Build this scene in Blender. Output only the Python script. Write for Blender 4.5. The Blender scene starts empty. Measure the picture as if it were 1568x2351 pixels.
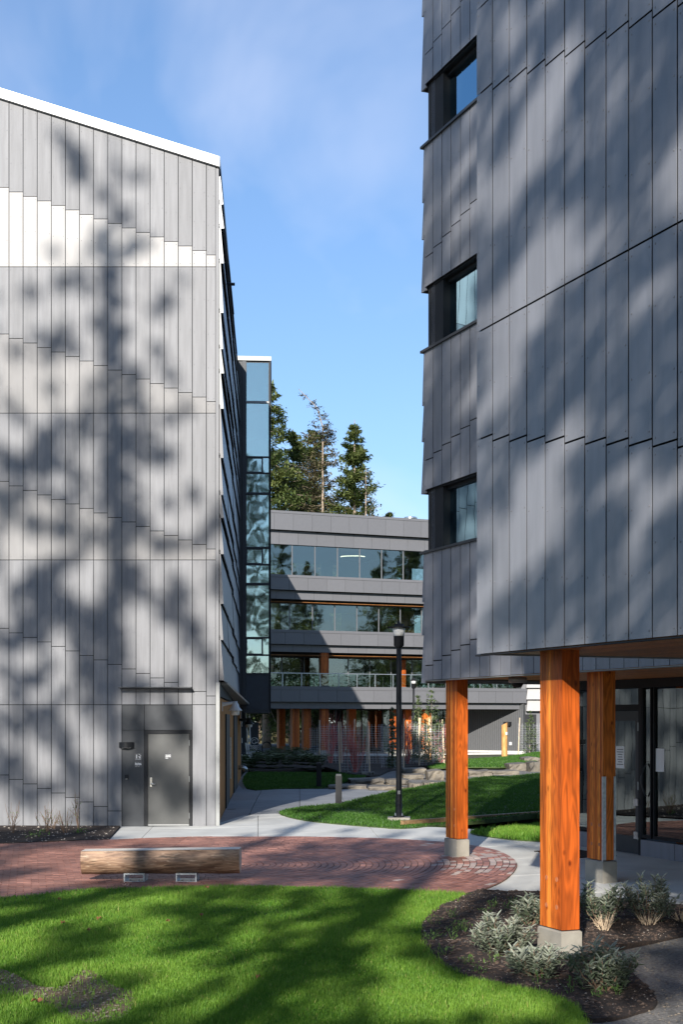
import bpy, math, random
import numpy as np
from mathutils import Vector, Matrix
from mathutils.geometry import delaunay_2d_cdt

random.seed(7)
rng = np.random.default_rng(7)
SC = bpy.context.scene
COL = SC.collection

# ------------------------------------------------------------------ camera
F, U0, VH, EYE = 3200.0, 784.0, 1655.0, 2.42      # focal length / principal column / horizon row on a 1568 x 2351 frame, eye height
cd = bpy.data.cameras.new('camera'); cam = bpy.data.objects.new('camera', cd); COL.objects.link(cam)
cd.sensor_fit = 'VERTICAL'; cd.sensor_height = 24.0; cd.sensor_width = 24.0
cd.lens = 24.0 * F / 2351.0
cd.shift_y = (VH - 1175.5) / 2351.0
cd.clip_start = 0.1; cd.clip_end = 3000
cam.location = (0, 0, EYE); cam.rotation_euler = (math.radians(90), 0, 0)
SC.camera = cam

# ------------------------------------------------------------------ sky, sun, exposure
SUN = Vector((0.21, 1.0, -0.40))                   # direction the light travels
w = bpy.data.worlds.new('World'); SC.world = w; w.use_nodes = True
nt = w.node_tree; nt.nodes.clear()
N = nt.nodes.new
out = N('ShaderNodeOutputWorld'); bg = N('ShaderNodeBackground'); sky = N('ShaderNodeTexSky')
sky.sky_type = 'NISHITA'; sky.sun_disc = False
sky.sun_elevation = math.atan2(0.40, math.hypot(0.21, 1.0))
sky.sun_rotation = math.atan2(-0.21, -1.0)
sky.altitude = 50; sky.air_density = 1.0; sky.dust_density = 0.35; sky.ozone_density = 3.0
tc = N('ShaderNodeTexCoord'); mp = N('ShaderNodeMapping'); mp.inputs['Scale'].default_value = (1.0, 1.0, 1.6)
mp.inputs['Location'].default_value = (0.35, 0.1, 0.22)
n1 = N('ShaderNodeTexNoise'); n1.inputs['Scale'].default_value = 2.6; n1.inputs['Detail'].default_value = 5.0
n1.inputs['Roughness'].default_value = 0.52; n1.inputs['Distortion'].default_value = 0.5
rp = N('ShaderNodeValToRGB'); rp.color_ramp.elements[0].position = 0.46; rp.color_ramp.elements[1].position = 0.86
rp.color_ramp.elements[0].color = (0, 0, 0, 1); rp.color_ramp.elements[1].color = (0.6, 0.6, 0.6, 1)
mx = N('ShaderNodeMixRGB'); mx.inputs[2].default_value = (5.6, 5.75, 6.6, 1)
L = nt.links.new
L(tc.outputs['Generated'], mp.inputs['Vector']); L(mp.outputs['Vector'], n1.inputs['Vector'])
L(n1.outputs['Fac'], rp.inputs['Fac']); L(rp.outputs['Color'], mx.inputs[0])
gm = N('ShaderNodeGamma'); gm.inputs['Gamma'].default_value = 0.78
tn = N('ShaderNodeMixRGB'); tn.blend_type = 'MULTIPLY'; tn.inputs[0].default_value = 1.0; tn.inputs[2].default_value = (0.97, 1.15, 1.39, 1)
L(sky.outputs['Color'], gm.inputs['Color']); L(gm.outputs['Color'], tn.inputs[1]); L(tn.outputs['Color'], mx.inputs[1]); L(mx.outputs['Color'], bg.inputs['Color'])
bg.inputs['Strength'].default_value = 0.11
L(bg.outputs['Background'], out.inputs['Surface'])

sl = bpy.data.lights.new('sun', 'SUN'); sun = bpy.data.objects.new('sun', sl); COL.objects.link(sun)
sl.energy = 5.0; sl.angle = math.radians(0.53); sl.color = (1.0, 0.945, 0.87)
sun.rotation_euler = SUN.to_track_quat('-Z', 'Y').to_euler(); sun.location = (-20, -60, 60)

SC.view_settings.view_transform = 'Standard'
SC.view_settings.look = 'None'
SC.view_settings.gamma = 1.0
SC.view_settings.use_curve_mapping = False
SC.view_settings.exposure = 0.82
SC.render.engine = 'CYCLES'
SC.cycles.max_bounces = 8
SC.cycles.transparent_max_bounces = 16

# ------------------------------------------------------------------ helpers
WL = {}                                            # world location of every parent

def link(o, parent=None):
    COL.objects.link(o)
    if parent is not None: o.parent = parent
    return o

def props(o, label=None, cat=None, group=None, kind=None):
    if label: o['label'] = label
    if cat: o['category'] = cat
    if group: o['group'] = group
    if kind: o['kind'] = kind
    return o

def empty(name, loc, parent=None, label=None, cat=None, group=None, kind=None):
    o = bpy.data.objects.new(name, None); link(o, parent)
    base = WL[parent.name] if parent is not None else Vector((0, 0, 0))
    o.location = Vector(loc) - base; WL[o.name] = Vector(loc)
    o.empty_display_size = 0.2
    return props(o, label, cat, group, kind)

class MB:
    def __init__(self): self.v = []; self.f = []; self.c = None
    def pts(self, ps, faces):
        n = len(self.v); self.v += [tuple(p) for p in ps]; self.f += [tuple(i + n for i in f) for f in faces]; return self
    def hexa(self, p):                             # 4 bottom (ccw) then 4 top
        return self.pts(p, [(3, 2, 1, 0), (4, 5, 6, 7), (0, 1, 5, 4), (1, 2, 6, 5), (2, 3, 7, 6), (3, 0, 4, 7)])
    def box(self, x0, x1, y0, y1, z0, z1):
        return self.hexa([(x0, y0, z0), (x1, y0, z0), (x1, y1, z0), (x0, y1, z0), (x0, y0, z1), (x1, y0, z1), (x1, y1, z1), (x0, y1, z1)])
    def fbox(self, Fr, s0, s1, t0, t1, z0, z1):
        return self.hexa([Fr(s0, t1, z0), Fr(s1, t1, z0), Fr(s1, t0, z0), Fr(s0, t0, z0), Fr(s0, t1, z1), Fr(s1, t1, z1), Fr(s1, t0, z1), Fr(s0, t0, z1)])
    def prism(self, poly, z0, z1):                 # vertical prism on a 2-D polygon
        n = len(poly)
        ps = [(x, y, z0) for x, y in poly] + [(x, y, z1) for x, y in poly]
        return self.pts(ps, [tuple(range(n))[::-1], tuple(range(n, 2 * n))] + [(i, (i + 1) % n, n + (i + 1) % n, n + i) for i in range(n)])
    def extr(self, poly3, vec):                    # any planar polygon pushed along vec
        n = len(poly3); vec = Vector(vec)
        ps = [Vector(p) for p in poly3]; ps += [p + vec for p in ps]
        return self.pts(ps, [tuple(range(n))[::-1], tuple(range(n, 2 * n))] + [(i, (i + 1) % n, n + (i + 1) % n, n + i) for i in range(n)])
    def tube(self, path, radii, n=6, cap=True):
        path = [Vector(p) for p in path]
        if not hasattr(radii, '__len__'): radii = [radii] * len(path)
        rings = []; base = len(self.v)
        for i, p in enumerate(path):
            d = (path[min(i + 1, len(path) - 1)] - path[max(i - 1, 0)])
            d = d.normalized() if d.length > 1e-9 else Vector((0, 0, 1))
            a = d.cross(Vector((0, 0, 1)) if abs(d.z) < 0.95 else Vector((1, 0, 0))).normalized(); b = a.cross(d)
            for k in range(n):
                an = 2 * math.pi * k / n
                self.v.append(tuple(p + (a * math.cos(an) + b * math.sin(an)) * radii[i]))
        for i in range(len(path) - 1):
            for k in range(n):
                q = base + i * n
                self.f.append((q + k, q + n + k, q + n + (k + 1) % n, q + (k + 1) % n))
        if cap:
            self.f.append(tuple(base + k for k in range(n)))
            self.f.append(tuple(base + (len(path) - 1) * n + k for k in range(n))[::-1])
        return self
    def lathe(self, c, prof, n=16):                # prof: (r, z) upwards
        return self.tube([(c[0], c[1], c[2] + z) for r, z in prof], [max(r, 1e-4) for r, z in prof], n) if False else self._lathe(c, prof, n)
    def _lathe(self, c, prof, n):
        base = len(self.v)
        for r, z in prof:
            for k in range(n):
                a = 2 * math.pi * k / n
                self.v.append((c[0] + r * math.cos(a), c[1] + r * math.sin(a), c[2] + z))
        for i in range(len(prof) - 1):
            for k in range(n):
                q = base + i * n
                self.f.append((q + k, q + (k + 1) % n, q + n + (k + 1) % n, q + n + k))
        self.f.append(tuple(base + k for k in range(n))[::-1]); self.f.append(tuple(base + (len(prof) - 1) * n + k for k in range(n)))
        return self
    def build(self, name, mat, parent=None, smooth=False, kind=None, colors=None):
        base = WL[parent.name] if parent is not None else Vector((0, 0, 0))
        me = bpy.data.meshes.new(name)
        me.from_pydata([(x - base.x, y - base.y, z - base.z) for x, y, z in self.v], [], self.f)
        if smooth:
            me.polygons.foreach_set('use_smooth', [True] * len(me.polygons))
        me.materials.append(mat)
        if colors is not None:
            at = me.color_attributes.new('tint', 'FLOAT_COLOR', 'POINT')
            at.data.foreach_set('color', np.asarray(colors, dtype=np.float32).ravel())
        o = bpy.data.objects.new(name, me); link(o, parent)
        WL[o.name] = base.copy()
        if kind: o['kind'] = kind
        return o

def np_mesh(name, verts, faces_flat, loops_per, mat, parent=None, tint=None, kind=None):
    """big mesh from numpy: verts (n,3), faces_flat index array, loops_per int per polygon (array)"""
    base = WL[parent.name] if parent is not None else Vector((0, 0, 0))
    me = bpy.data.meshes.new(name)
    v = (verts - np.array(base)).astype(np.float32)
    me.vertices.add(len(v)); me.vertices.foreach_set('co', v.ravel())
    me.loops.add(len(faces_flat)); me.loops.foreach_set('vertex_index', faces_flat.astype(np.int32))
    me.polygons.add(len(loops_per))
    st = np.concatenate([[0], np.cumsum(loops_per)[:-1]]).astype(np.int32)
    me.polygons.foreach_set('loop_start', st)
    me.materials.append(mat)
    if tint is not None:
        at = me.attributes.new('tint', 'FLOAT', 'POINT'); at.data.foreach_set('value', tint.astype(np.float32))
    me.update(calc_edges=True)
    o = bpy.data.objects.new(name, me); link(o, parent); WL[o.name] = base.copy()
    if kind: o['kind'] = kind
    return o

def frame(O, d, n):
    O = Vector((O[0], O[1], 0)); d = Vector((d[0], d[1], 0)).normalized(); n = Vector((n[0], n[1], 0)).normalized()
    return lambda s, t, z: O + d * s + n * t + Vector((0, 0, z))

def sst(a, b, x):
    t = max(0.0, min(1.0, (x - a) / (b - a))); return t * t * (3 - 2 * t)

def hgt(x, y):                                     # the ground rises a little towards the entrance on the right
    return 0.15 * sst(-0.5, 4.0, x + 0.41 * (y - 24))

def G(u, v, up=0.0):                               # where the sight line through (u, v) meets the ground
    y = F * EYE / (v - VH)
    for _ in range(8):
        x = (u - U0) / F * y
        y = F * (EYE - up - hgt(x, y)) / (v - VH)
    return ((u - U0) / F * y, y)
def W(u, v, Y): return Vector(((u - U0) / F * Y, Y, EYE - (v - VH) / F * Y))
def c5(x, y): return ((620 + x / 2.24) / 1.2755, (1800 + y / 2.24) / 1.2755)
def c8(x, y): return (940.8 + 0.4 * x, 1489.6 + 0.4 * y)
def z4(x, y): return ((900 + x / 3.733) / 1.2755, (2000 + y / 3.733) / 1.2755)
def z1(x, y): return ((620 + x / 5.227) / 1.2755, (2000 + y / 5.227) / 1.2755)
def z2(x, y): return ((1180 + x / 3.733) / 1.2755, (2000 + y / 3.733) / 1.2755)
def zb(x, y): return (x / 3.136 / 1.2755, (2700 + y / 3.136) / 1.2755)
def GP(conv, pts, up=0.0): return [G(*conv(*p), up=up) for p in pts]

def inside(poly, x, y):
    c = False; n = len(poly); j = n - 1
    for i in range(n):
        xi, yi = poly[i]; xj, yj = poly[j]
        if (yi > y) != (yj > y) and x < (xj - xi) * (y - yi) / (yj - yi) + xi: c = not c
        j = i
    return c
def inside_np(poly, X, Y):
    c = np.zeros(len(X), bool); n = len(poly); j = n - 1
    for i in range(n):
        xi, yi = poly[i]; xj, yj = poly[j]
        if yi != yj:
            m = ((yi > Y) != (yj > Y)) & (X < (xj - xi) * (Y - yi) / (yj - yi) + xi); c ^= m
        j = i
    return c
def curve(pts, n=5, closed=True):
    P = [Vector(p) for p in pts]; m = len(P); r = []
    for i in range(m if closed else m - 1):
        a, b, c, d = (P[(i - 1) % m], P[i], P[(i + 1) % m], P[(i + 2) % m]) if closed else (P[max(i - 1, 0)], P[i], P[i + 1], P[min(i + 2, m - 1)])
        for k in range(n):
            t = k / n
            r.append(tuple(0.5 * ((2 * b) + (c - a) * t + (2 * a - 5 * b + 4 * c - d) * t * t + (3 * b - a - 3 * c + d) * t ** 3)))
    if not closed: r.append(tuple(P[-1]))
    return r
def clip_convex(subject, clip):
    outp = list(subject); n = len(clip)
    for i in range(n):
        ax, ay = clip[i]; bx, by = clip[(i + 1) % n]
        inp = outp; outp = []
        if not inp: return []
        def side(p): return (bx - ax) * (p[1] - ay) - (by - ay) * (p[0] - ax)
        for k in range(len(inp)):
            p, q = inp[k - 1], inp[k]; sp, sq = side(p), side(q)
            if (sp >= 0) != (sq >= 0):
                t = sp / (sp - sq); outp.append((p[0] + (q[0] - p[0]) * t, p[1] + (q[1] - p[1]) * t))
            if sq >= 0: outp.append(q)
    return outp
def area(p): return 0.5 * sum(p[i - 1][0] * p[i][1] - p[i][0] * p[i - 1][1] for i in range(len(p)))
def ccw(p): return p if area(p) > 0 else p[::-1]

def sheet(name, poly, mat, res, zoff, bump=None, kind='structure', skirt=0.05, parent=None):
    poly = ccw([tuple(p) for p in poly]); n = len(poly)
    xs = [p[0] for p in poly]; ys = [p[1] for p in poly]
    pts = [Vector(p) for p in poly]
    x = min(xs)
    while x < max(xs):
        y = min(ys)
        while y < max(ys):
            px, py = x + random.uniform(-.2, .2) * res, y + random.uniform(-.2, .2) * res
            if inside(poly, px, py): pts.append(Vector((px, py)))
            y += res
        x += res
    V, E, Fc, *_ = delaunay_2d_cdt(pts, [(i, (i + 1) % n) for i in range(n)], [], 1, 1e-5)
    mb = MB()
    for p in V:
        z = hgt(p.x, p.y) + zoff
        if bump: z += bump(p.x, p.y)
        mb.v.append((p.x, p.y, z))
    mb.f = [tuple(f) for f in Fc]
    b = len(mb.v)
    for p in poly: mb.v.append((p[0], p[1], hgt(*p) + zoff - skirt))
    # skirt so that the sheet has a real edge
    near = {}
    for i, p in enumerate(V): near[(round(p.x, 4), round(p.y, 4))] = i
    for i in range(n):
        a = near.get((round(poly[i][0], 4), round(poly[i][1], 4))); c = near.get((round(poly[(i + 1) % n][0], 4), round(poly[(i + 1) % n][1], 4)))
        if a is not None and c is not None: mb.f.append((a, b + i, b + (i + 1) % n, c))
    return mb.build(name, mat, parent, kind=kind)

# ------------------------------------------------------------------ materials
def new_mat(name):
    m = bpy.data.materials.new(name); m.use_nodes = True
    t = m.node_tree; b = t.nodes['Principled BSDF']
    return m, t, b, t.nodes.new, t.links.new
def ramp(t, fac, c0, c1, p0=0.0, p1=1.0):
    r = t.nodes.new('ShaderNodeValToRGB'); e = r.color_ramp.elements
    e[0].position = p0; e[1].position = p1; e[0].color = (*c0, 1); e[1].color = (*c1, 1)
    t.links.new(fac, r.inputs['Fac']); return r.outputs['Color']
def scale_c(c, k): return tuple(min(1, x * k) for x in c)

def mat(name, col, rough=0.6, metal=0.0, spec=0.5, var=0.12, scale=6.0, stretch=(1, 1, 1), objvar=0.0, bump=0.0, bscale=60.0, col2=None, detail=4.0, island=False):
    m, t, b, N, L = new_mat(name)
    tc = N('ShaderNodeTexCoord'); mp = N('ShaderNodeMapping'); mp.inputs['Scale'].default_value = stretch
    L(tc.outputs['Object'], mp.inputs['Vector'])
    nz = N('ShaderNodeTexNoise'); nz.inputs['Scale'].default_value = scale; nz.inputs['Detail'].default_value = detail
    L(mp.outputs['Vector'], nz.inputs['Vector'])
    c = ramp(t, nz.outputs['Fac'], scale_c(col, 1 - var), col2 or scale_c(col, 1 + var), 0.3, 0.7)
    if objvar:
        oi = N('ShaderNodeObjectInfo'); mr = N('ShaderNodeMapRange'); mr.inputs[3].default_value = 1 - objvar; mr.inputs[4].default_value = 1 + objvar
        if island:
            ge = N('ShaderNodeNewGeometry'); sm = N('ShaderNodeMath'); sm.operation = 'ADD'; fr = N('ShaderNodeMath'); fr.operation = 'FRACT'
            L(ge.outputs['Random Per Island'], sm.inputs[0]); L(oi.outputs['Random'], sm.inputs[1]); L(sm.outputs[0], fr.inputs[0]); L(fr.outputs[0], mr.inputs[0])
        else: L(oi.outputs['Random'], mr.inputs[0])
        mu = N('ShaderNodeMixRGB'); mu.blend_type = 'MULTIPLY'; mu.inputs[0].default_value = 1.0
        L(c, mu.inputs[1]); L(mr.outputs[0], mu.inputs[2]); c = mu.outputs['Color']
    L(c, b.inputs['Base Color'])
    b.inputs['Roughness'].default_value = rough; b.inputs['Metallic'].default_value = metal; b.inputs['Specular IOR Level'].default_value = spec
    if bump:
        n2 = N('ShaderNodeTexNoise'); n2.inputs['Scale'].default_value = bscale; n2.inputs['Detail'].default_value = 4
        L(mp.outputs['Vector'], n2.inputs['Vector'])
        bp = N('ShaderNodeBump'); bp.inputs['Strength'].default_value = bump; bp.inputs['Distance'].default_value = 0.02
        L(n2.outputs['Fac'], bp.inputs['Height']); L(bp.outputs['Normal'], b.inputs['Normal'])
    return m

def wood(name, dark, light, objvar=0.22, tone=None, grain=(0.62, 1.22), rough=0.45, zs=1.2, xs=26.0, knots=True):
    m, t, b, N, L = new_mat(name)
    tc = N('ShaderNodeTexCoord'); oi = N('ShaderNodeObjectInfo')
    ad = N('ShaderNodeVectorMath'); ad.operation = 'ADD'
    cb = N('ShaderNodeCombineXYZ'); ml = N('ShaderNodeMath'); ml.operation = 'MULTIPLY'; ml.inputs[1].default_value = 37.0
    L(oi.outputs['Random'], ml.inputs[0]); L(ml.outputs[0], cb.inputs[2]); L(tc.outputs['Object'], ad.inputs[0]); L(cb.outputs[0], ad.inputs[1])
    mp = N('ShaderNodeMapping'); mp.inputs['Scale'].default_value = (xs, xs, zs); L(ad.outputs[0], mp.inputs['Vector'])
    nz = N('ShaderNodeTexNoise'); nz.inputs['Scale'].default_value = 1.0; nz.inputs['Detail'].default_value = 5; nz.inputs['Distortion'].default_value = 0.6
    L(mp.outputs['Vector'], nz.inputs['Vector'])
    # growth rings bending round knots
    mp2 = N('ShaderNodeMapping'); mp2.inputs['Scale'].default_value = (7, 7, 0.9); L(ad.outputs[0], mp2.inputs['Vector'])
    wv = N('ShaderNodeTexNoise'); wv.inputs['Scale'].default_value = 1.0; wv.inputs['Detail'].default_value = 1.5; L(mp2.outputs['Vector'], wv.inputs['Vector'])
    m1 = N('ShaderNodeMath'); m1.operation = 'MULTIPLY'; m1.inputs[1].default_value = 60.0; L(wv.outputs['Fac'], m1.inputs[0])
    m2 = N('ShaderNodeMath'); m2.operation = 'SINE'; L(m1.outputs[0], m2.inputs[0])
    m3 = N('ShaderNodeMath'); m3.operation = 'MULTIPLY_ADD'; m3.inputs[1].default_value = 0.16; L(m2.outputs[0], m3.inputs[0]); L(nz.outputs['Fac'], m3.inputs[2])
    if tone:
        cc = ramp(t, oi.outputs['Random'], dark, light); gr = N('ShaderNodeMapRange'); gr.inputs[1].default_value = .25; gr.inputs[2].default_value = .75; gr.inputs[3].default_value = grain[0]; gr.inputs[4].default_value = grain[1]
        L(m3.outputs[0], gr.inputs[0]); mg = N('ShaderNodeMixRGB'); mg.blend_type = 'MULTIPLY'; mg.inputs[0].default_value = 1.0; L(cc, mg.inputs[1]); L(gr.outputs[0], mg.inputs[2]); c = mg.outputs['Color']
    else: c = ramp(t, m3.outputs[0], dark, light, 0.25, 0.75)
    mr = N('ShaderNodeMapRange'); mr.inputs[3].default_value = 1 - objvar; mr.inputs[4].default_value = 1 + objvar; L(oi.outputs['Random'], mr.inputs[0])
    mu = N('ShaderNodeMixRGB'); mu.blend_type = 'MULTIPLY'; mu.inputs[0].default_value = 1.0; L(c, mu.inputs[1]); L(mr.outputs[0], mu.inputs[2])
    last = mu.outputs['Color']
    if knots:
        mp3 = N('ShaderNodeMapping'); mp3.inputs['Scale'].default_value = (6, 6, 3.4); L(ad.outputs[0], mp3.inputs['Vector'])
        vo = N('ShaderNodeTexVoronoi'); vo.inputs['Scale'].default_value = 1.0; L(mp3.outputs['Vector'], vo.inputs['Vector'])
        kf = ramp(t, vo.outputs['Distance'], (1, 1, 1), (0, 0, 0), 0.05, 0.15)
        mk = N('ShaderNodeMixRGB'); mk.inputs[2].default_value = (*scale_c(dark, 0.35), 1); L(kf, mk.inputs[0]); L(last, mk.inputs[1]); last = mk.outputs['Color']
    L(last, b.inputs['Base Color']); b.inputs['Roughness'].default_value = rough; b.inputs['Specular IOR Level'].default_value = 0.25
    return m

def glass(name, tint=(0.55, 0.68, 0.66), refl=0.30, wob=0.05, wscale=1.2, coat=(0.86, 0.97, 0.96), rg=0.0):
    m = bpy.data.materials.new(name); m.use_nodes = True; t = m.node_tree; t.nodes.clear(); N = t.nodes.new; L = t.links.new
    o = N('ShaderNodeOutputMaterial'); mx = N('ShaderNodeMixShader'); tr = N('ShaderNodeBsdfTransparent'); gl = N('ShaderNodeBsdfGlossy')
    tr.inputs['Color'].default_value = (*tint, 1); gl.inputs['Roughness'].default_value = rg; gl.inputs['Color'].default_value = (*coat, 1)
    fr = N('ShaderNodeFresnel'); fr.inputs['IOR'].default_value = 1.5
    ad = N('ShaderNodeMath'); ad.operation = 'ADD'; ad.use_clamp = True; ad.inputs[1].default_value = refl; L(fr.outputs[0], ad.inputs[0])
    tc = N('ShaderNodeTexCoord'); oi = N('ShaderNodeObjectInfo'); av = N('ShaderNodeVectorMath'); av.operation = 'ADD'
    L(tc.outputs['Object'], av.inputs[0]); L(oi.outputs['Random'], av.inputs[1])
    nz = N('ShaderNodeTexNoise'); nz.inputs['Scale'].default_value = wscale; nz.inputs['Detail'].default_value = 1.5; L(av.outputs[0], nz.inputs['Vector'])
    bp = N('ShaderNodeBump'); bp.inputs['Strength'].default_value = wob; bp.inputs['Distance'].default_value = 0.1
    L(nz.outputs['Fac'], bp.inputs['Height']); L(bp.outputs['Normal'], gl.inputs['Normal'])
    L(ad.outputs[0], mx.inputs[0]); L(tr.outputs[0], mx.inputs[1]); L(gl.outputs[0], mx.inputs[2]); L(mx.outputs[0], o.inputs['Surface'])
    return m

def leafmat(name, c0, c1, trans=0.35, attr=True, rough=0.55, rim=None):
    m, t, b, N, L = new_mat(name)
    if attr:
        at = N('ShaderNodeAttribute'); at.attribute_name = 'tint'; fac = at.outputs['Fac']
    else:
        nz = N('ShaderNodeTexNoise'); nz.inputs['Scale'].default_value = 2.0; fac = nz.outputs['Fac']
    c = ramp(t, fac, c0, c1, 0.0, 1.0)
    L(c, b.inputs['Base Color']); b.inputs['Roughness'].default_value = rough; b.inputs['Specular IOR Level'].default_value = 0.3
    o = t.nodes['Material Output']; tl = N('ShaderNodeBsdfTranslucent'); L(c, tl.inputs['Color'])
    mx = N('ShaderNodeMixShader'); mx.inputs[0].default_value = trans; L(b.outputs[0], mx.inputs[1]); L(tl.outputs[0], mx.inputs[2]); L(mx.outputs[0], o.inputs['Surface'])
    return m

M = {}
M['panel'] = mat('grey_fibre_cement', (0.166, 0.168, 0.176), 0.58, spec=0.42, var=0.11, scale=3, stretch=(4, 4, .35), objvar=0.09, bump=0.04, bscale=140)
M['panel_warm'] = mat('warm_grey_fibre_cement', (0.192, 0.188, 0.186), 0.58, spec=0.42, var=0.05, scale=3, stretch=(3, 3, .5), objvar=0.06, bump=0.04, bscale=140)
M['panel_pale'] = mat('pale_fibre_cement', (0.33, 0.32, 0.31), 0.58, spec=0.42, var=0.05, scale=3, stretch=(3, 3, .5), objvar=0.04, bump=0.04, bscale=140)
M['panel_dark'] = mat('charcoal_fibre_cement', (0.186, 0.190, 0.208), 0.42, var=0.10, scale=2.5, stretch=(3, 3, .5), objvar=0.09, bump=0.05, bscale=160)
M['backing'] = mat('black_membrane', (0.012, 0.012, 0.013), 0.8)
M['rivet'] = mat('rivet_paint', (0.15, 0.15, 0.16), 0.35)
M['trim_white'] = mat('white_metal', (0.62, 0.62, 0.61), 0.35, var=0.03)
M['trim_pale'] = mat('pale_metal', (0.24, 0.245, 0.24), 0.4, metal=0.2, var=0.05)
M['shingle'] = mat('slate_blue_panel', (0.16, 0.17, 0.195), 0.45, var=0.12, scale=1.5, stretch=(1, 6, .4), objvar=0.08)
M['dark_metal'] = mat('dark_grey_metal', (0.035, 0.039, 0.044), 0.45, var=0.08, spec=0.35)
M['door_metal'] = mat('grey_door_paint', (0.060, 0.061, 0.058), 0.36, var=0.1, scale=3)
M['black_metal'] = mat('black_metal', (0.012, 0.013, 0.015), 0.6, var=0.1, spec=0.25)
M['galv'] = mat('galvanised_steel', (0.45, 0.47, 0.48), 0.38, metal=0.85, var=0.2, scale=20)
M['steel'] = mat('brushed_steel', (0.62, 0.60, 0.56), 0.25, metal=1.0, var=0.05)
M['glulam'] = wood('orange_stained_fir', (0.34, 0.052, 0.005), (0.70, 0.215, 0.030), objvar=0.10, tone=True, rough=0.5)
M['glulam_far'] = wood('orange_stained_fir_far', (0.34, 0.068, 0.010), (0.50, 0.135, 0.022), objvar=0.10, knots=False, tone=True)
M['soffit'] = wood('cedar_soffit', (0.26, 0.095, 0.026), (0.48, 0.20, 0.065), objvar=0.25, knots=False, xs=9, zs=9)
M['wood_tan'] = wood('tan_cedar', (0.30, 0.130, 0.036), (0.50, 0.235, 0.072), objvar=0.15, knots=False, rough=0.9)
M['wood_in'] = wood('interior_fir', (0.36, 0.17, 0.05), (0.58, 0.32, 0.12), objvar=0.1, knots=False, xs=8)
def log_mat():
    m, t, b, N, L = new_mat('peeled_log'); tc = N('ShaderNodeTexCoord')
    def nz(sc, st, d=6, di=0.0):
        mp = N('ShaderNodeMapping'); mp.inputs['Scale'].default_value = st; L(tc.outputs['Object'], mp.inputs['Vector'])
        n = N('ShaderNodeTexNoise'); n.inputs['Scale'].default_value = sc; n.inputs['Detail'].default_value = d; n.inputs['Distortion'].default_value = di; L(mp.outputs['Vector'], n.inputs['Vector']); return n.outputs['Fac']
    c = ramp(t, nz(1.0, (2.8, 16, 16), 8, .8), (0.13, 0.070, 0.040), (0.33, 0.205, 0.125), 0.36, 0.64)
    pch = ramp(t, nz(1.0, (7, 34, 34), 8, .5), (0, 0, 0), (1, 1, 1), 0.58, 0.72)
    mx = N('ShaderNodeMixRGB'); mx.inputs[2].default_value = (0.43, 0.31, 0.21, 1); L(pch, mx.inputs[0]); L(c, mx.inputs[1])
    dk = ramp(t, nz(1.0, (3.5, 40, 40), 5, .2), (1, 1, 1), (0, 0, 0), 0.30, 0.40)
    m2 = N('ShaderNodeMixRGB'); m2.inputs[2].default_value = (0.065, 0.038, 0.022, 1); L(dk, m2.inputs[0]); L(mx.outputs[0], m2.inputs[1]); L(m2.outputs[0], b.inputs['Base Color'])
    b.inputs['Roughness'].default_value = 0.6
    bp = N('ShaderNodeBump'); bp.inputs['Strength'].default_value = 0.5; bp.inputs['Distance'].default_value = .02; L(nz(1.0, (4, 40, 40), 6), bp.inputs['Height']); L(bp.outputs['Normal'], b.inputs['Normal'])
    return m
M['log'] = log_mat()
M['log_cut'] = mat('sawn_log', (0.62, 0.56, 0.48), 0.55, var=0.10, scale=3, stretch=(1, 12, 12))
M['timber'] = mat('timber_edging', (0.24, 0.15, 0.07), 0.6, var=0.3, scale=3, stretch=(1, 8, 8))
M['concrete'] = mat('pale_concrete', (0.50, 0.495, 0.46), 0.75, var=0.10, scale=1.6, objvar=0.05, bump=0.06, bscale=90)
M['concrete_base'] = mat('cast_concrete', (0.26, 0.24, 0.20), 0.7, var=0.14, scale=5, bump=0.10, bscale=60)
M['paver'] = mat('grey_paver', (0.21, 0.215, 0.22), 0.65, var=0.12, scale=3, objvar=0.10, bump=0.05, bscale=90)
M['joint'] = mat('sandy_joint', (0.05, 0.045, 0.04), 0.9, var=0.3, scale=30)
M['brick'] = mat('red_clay_brick', (0.27, 0.112, 0.080), 0.6, var=0.30, scale=2.3, objvar=0.24, island=True, bump=0.12, bscale=70, col2=(0.31, 0.145, 0.108))
M['brick_pale'] = mat('pale_clay_brick', (0.40, 0.32, 0.28), 0.6, var=0.2, scale=4, objvar=0.12)
M['asphalt'] = mat('asphalt', (0.10, 0.105, 0.12), 0.8, var=0.15, scale=6)
M['soil'] = mat('lawn_soil', (0.045, 0.075, 0.016), 0.9, var=0.4, scale=7, bump=0.3, bscale=30)
M['mulch'] = mat('dark_mulch', (0.026, 0.016, 0.011), 0.95, var=0.6, scale=25, bump=0.9, bscale=55)
M['bark_chip'] = mat('bark_chip', (0.060, 0.034, 0.022), 0.85, var=0.5, scale=40, col2=(0.11, 0.075, 0.055))
M['pale_chip'] = mat('pale_grit', (0.36, 0.31, 0.26), 0.8, var=0.3, scale=30)
M['gravel'] = mat('crushed_gravel', (0.17, 0.16, 0.145), 0.85, var=0.55, scale=38, bump=0.8, bscale=80, detail=8)
M['earth'] = mat('bare_earth', (0.125, 0.085, 0.042), 0.92, var=0.45, scale=16, bump=0.8, bscale=45, detail=8)
M['pebble'] = mat('pebble', (0.25, 0.205, 0.15), 0.75, var=0.3, scale=12, objvar=0.2)
M['ground'] = mat('meadow_ground', (0.050, 0.060, 0.028), 0.9, var=0.4, scale=0.4)
M['stone'] = mat('quarried_stone', (0.115, 0.104, 0.09), 0.75, var=0.38, scale=2.4, objvar=0.18, bump=0.7, bscale=7, col2=(0.20, 0.172, 0.13), detail=8)
M['grass'] = leafmat('grass_blade', (0.060, 0.175, 0.014), (0.21, 0.36, 0.045), 0.4)
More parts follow.
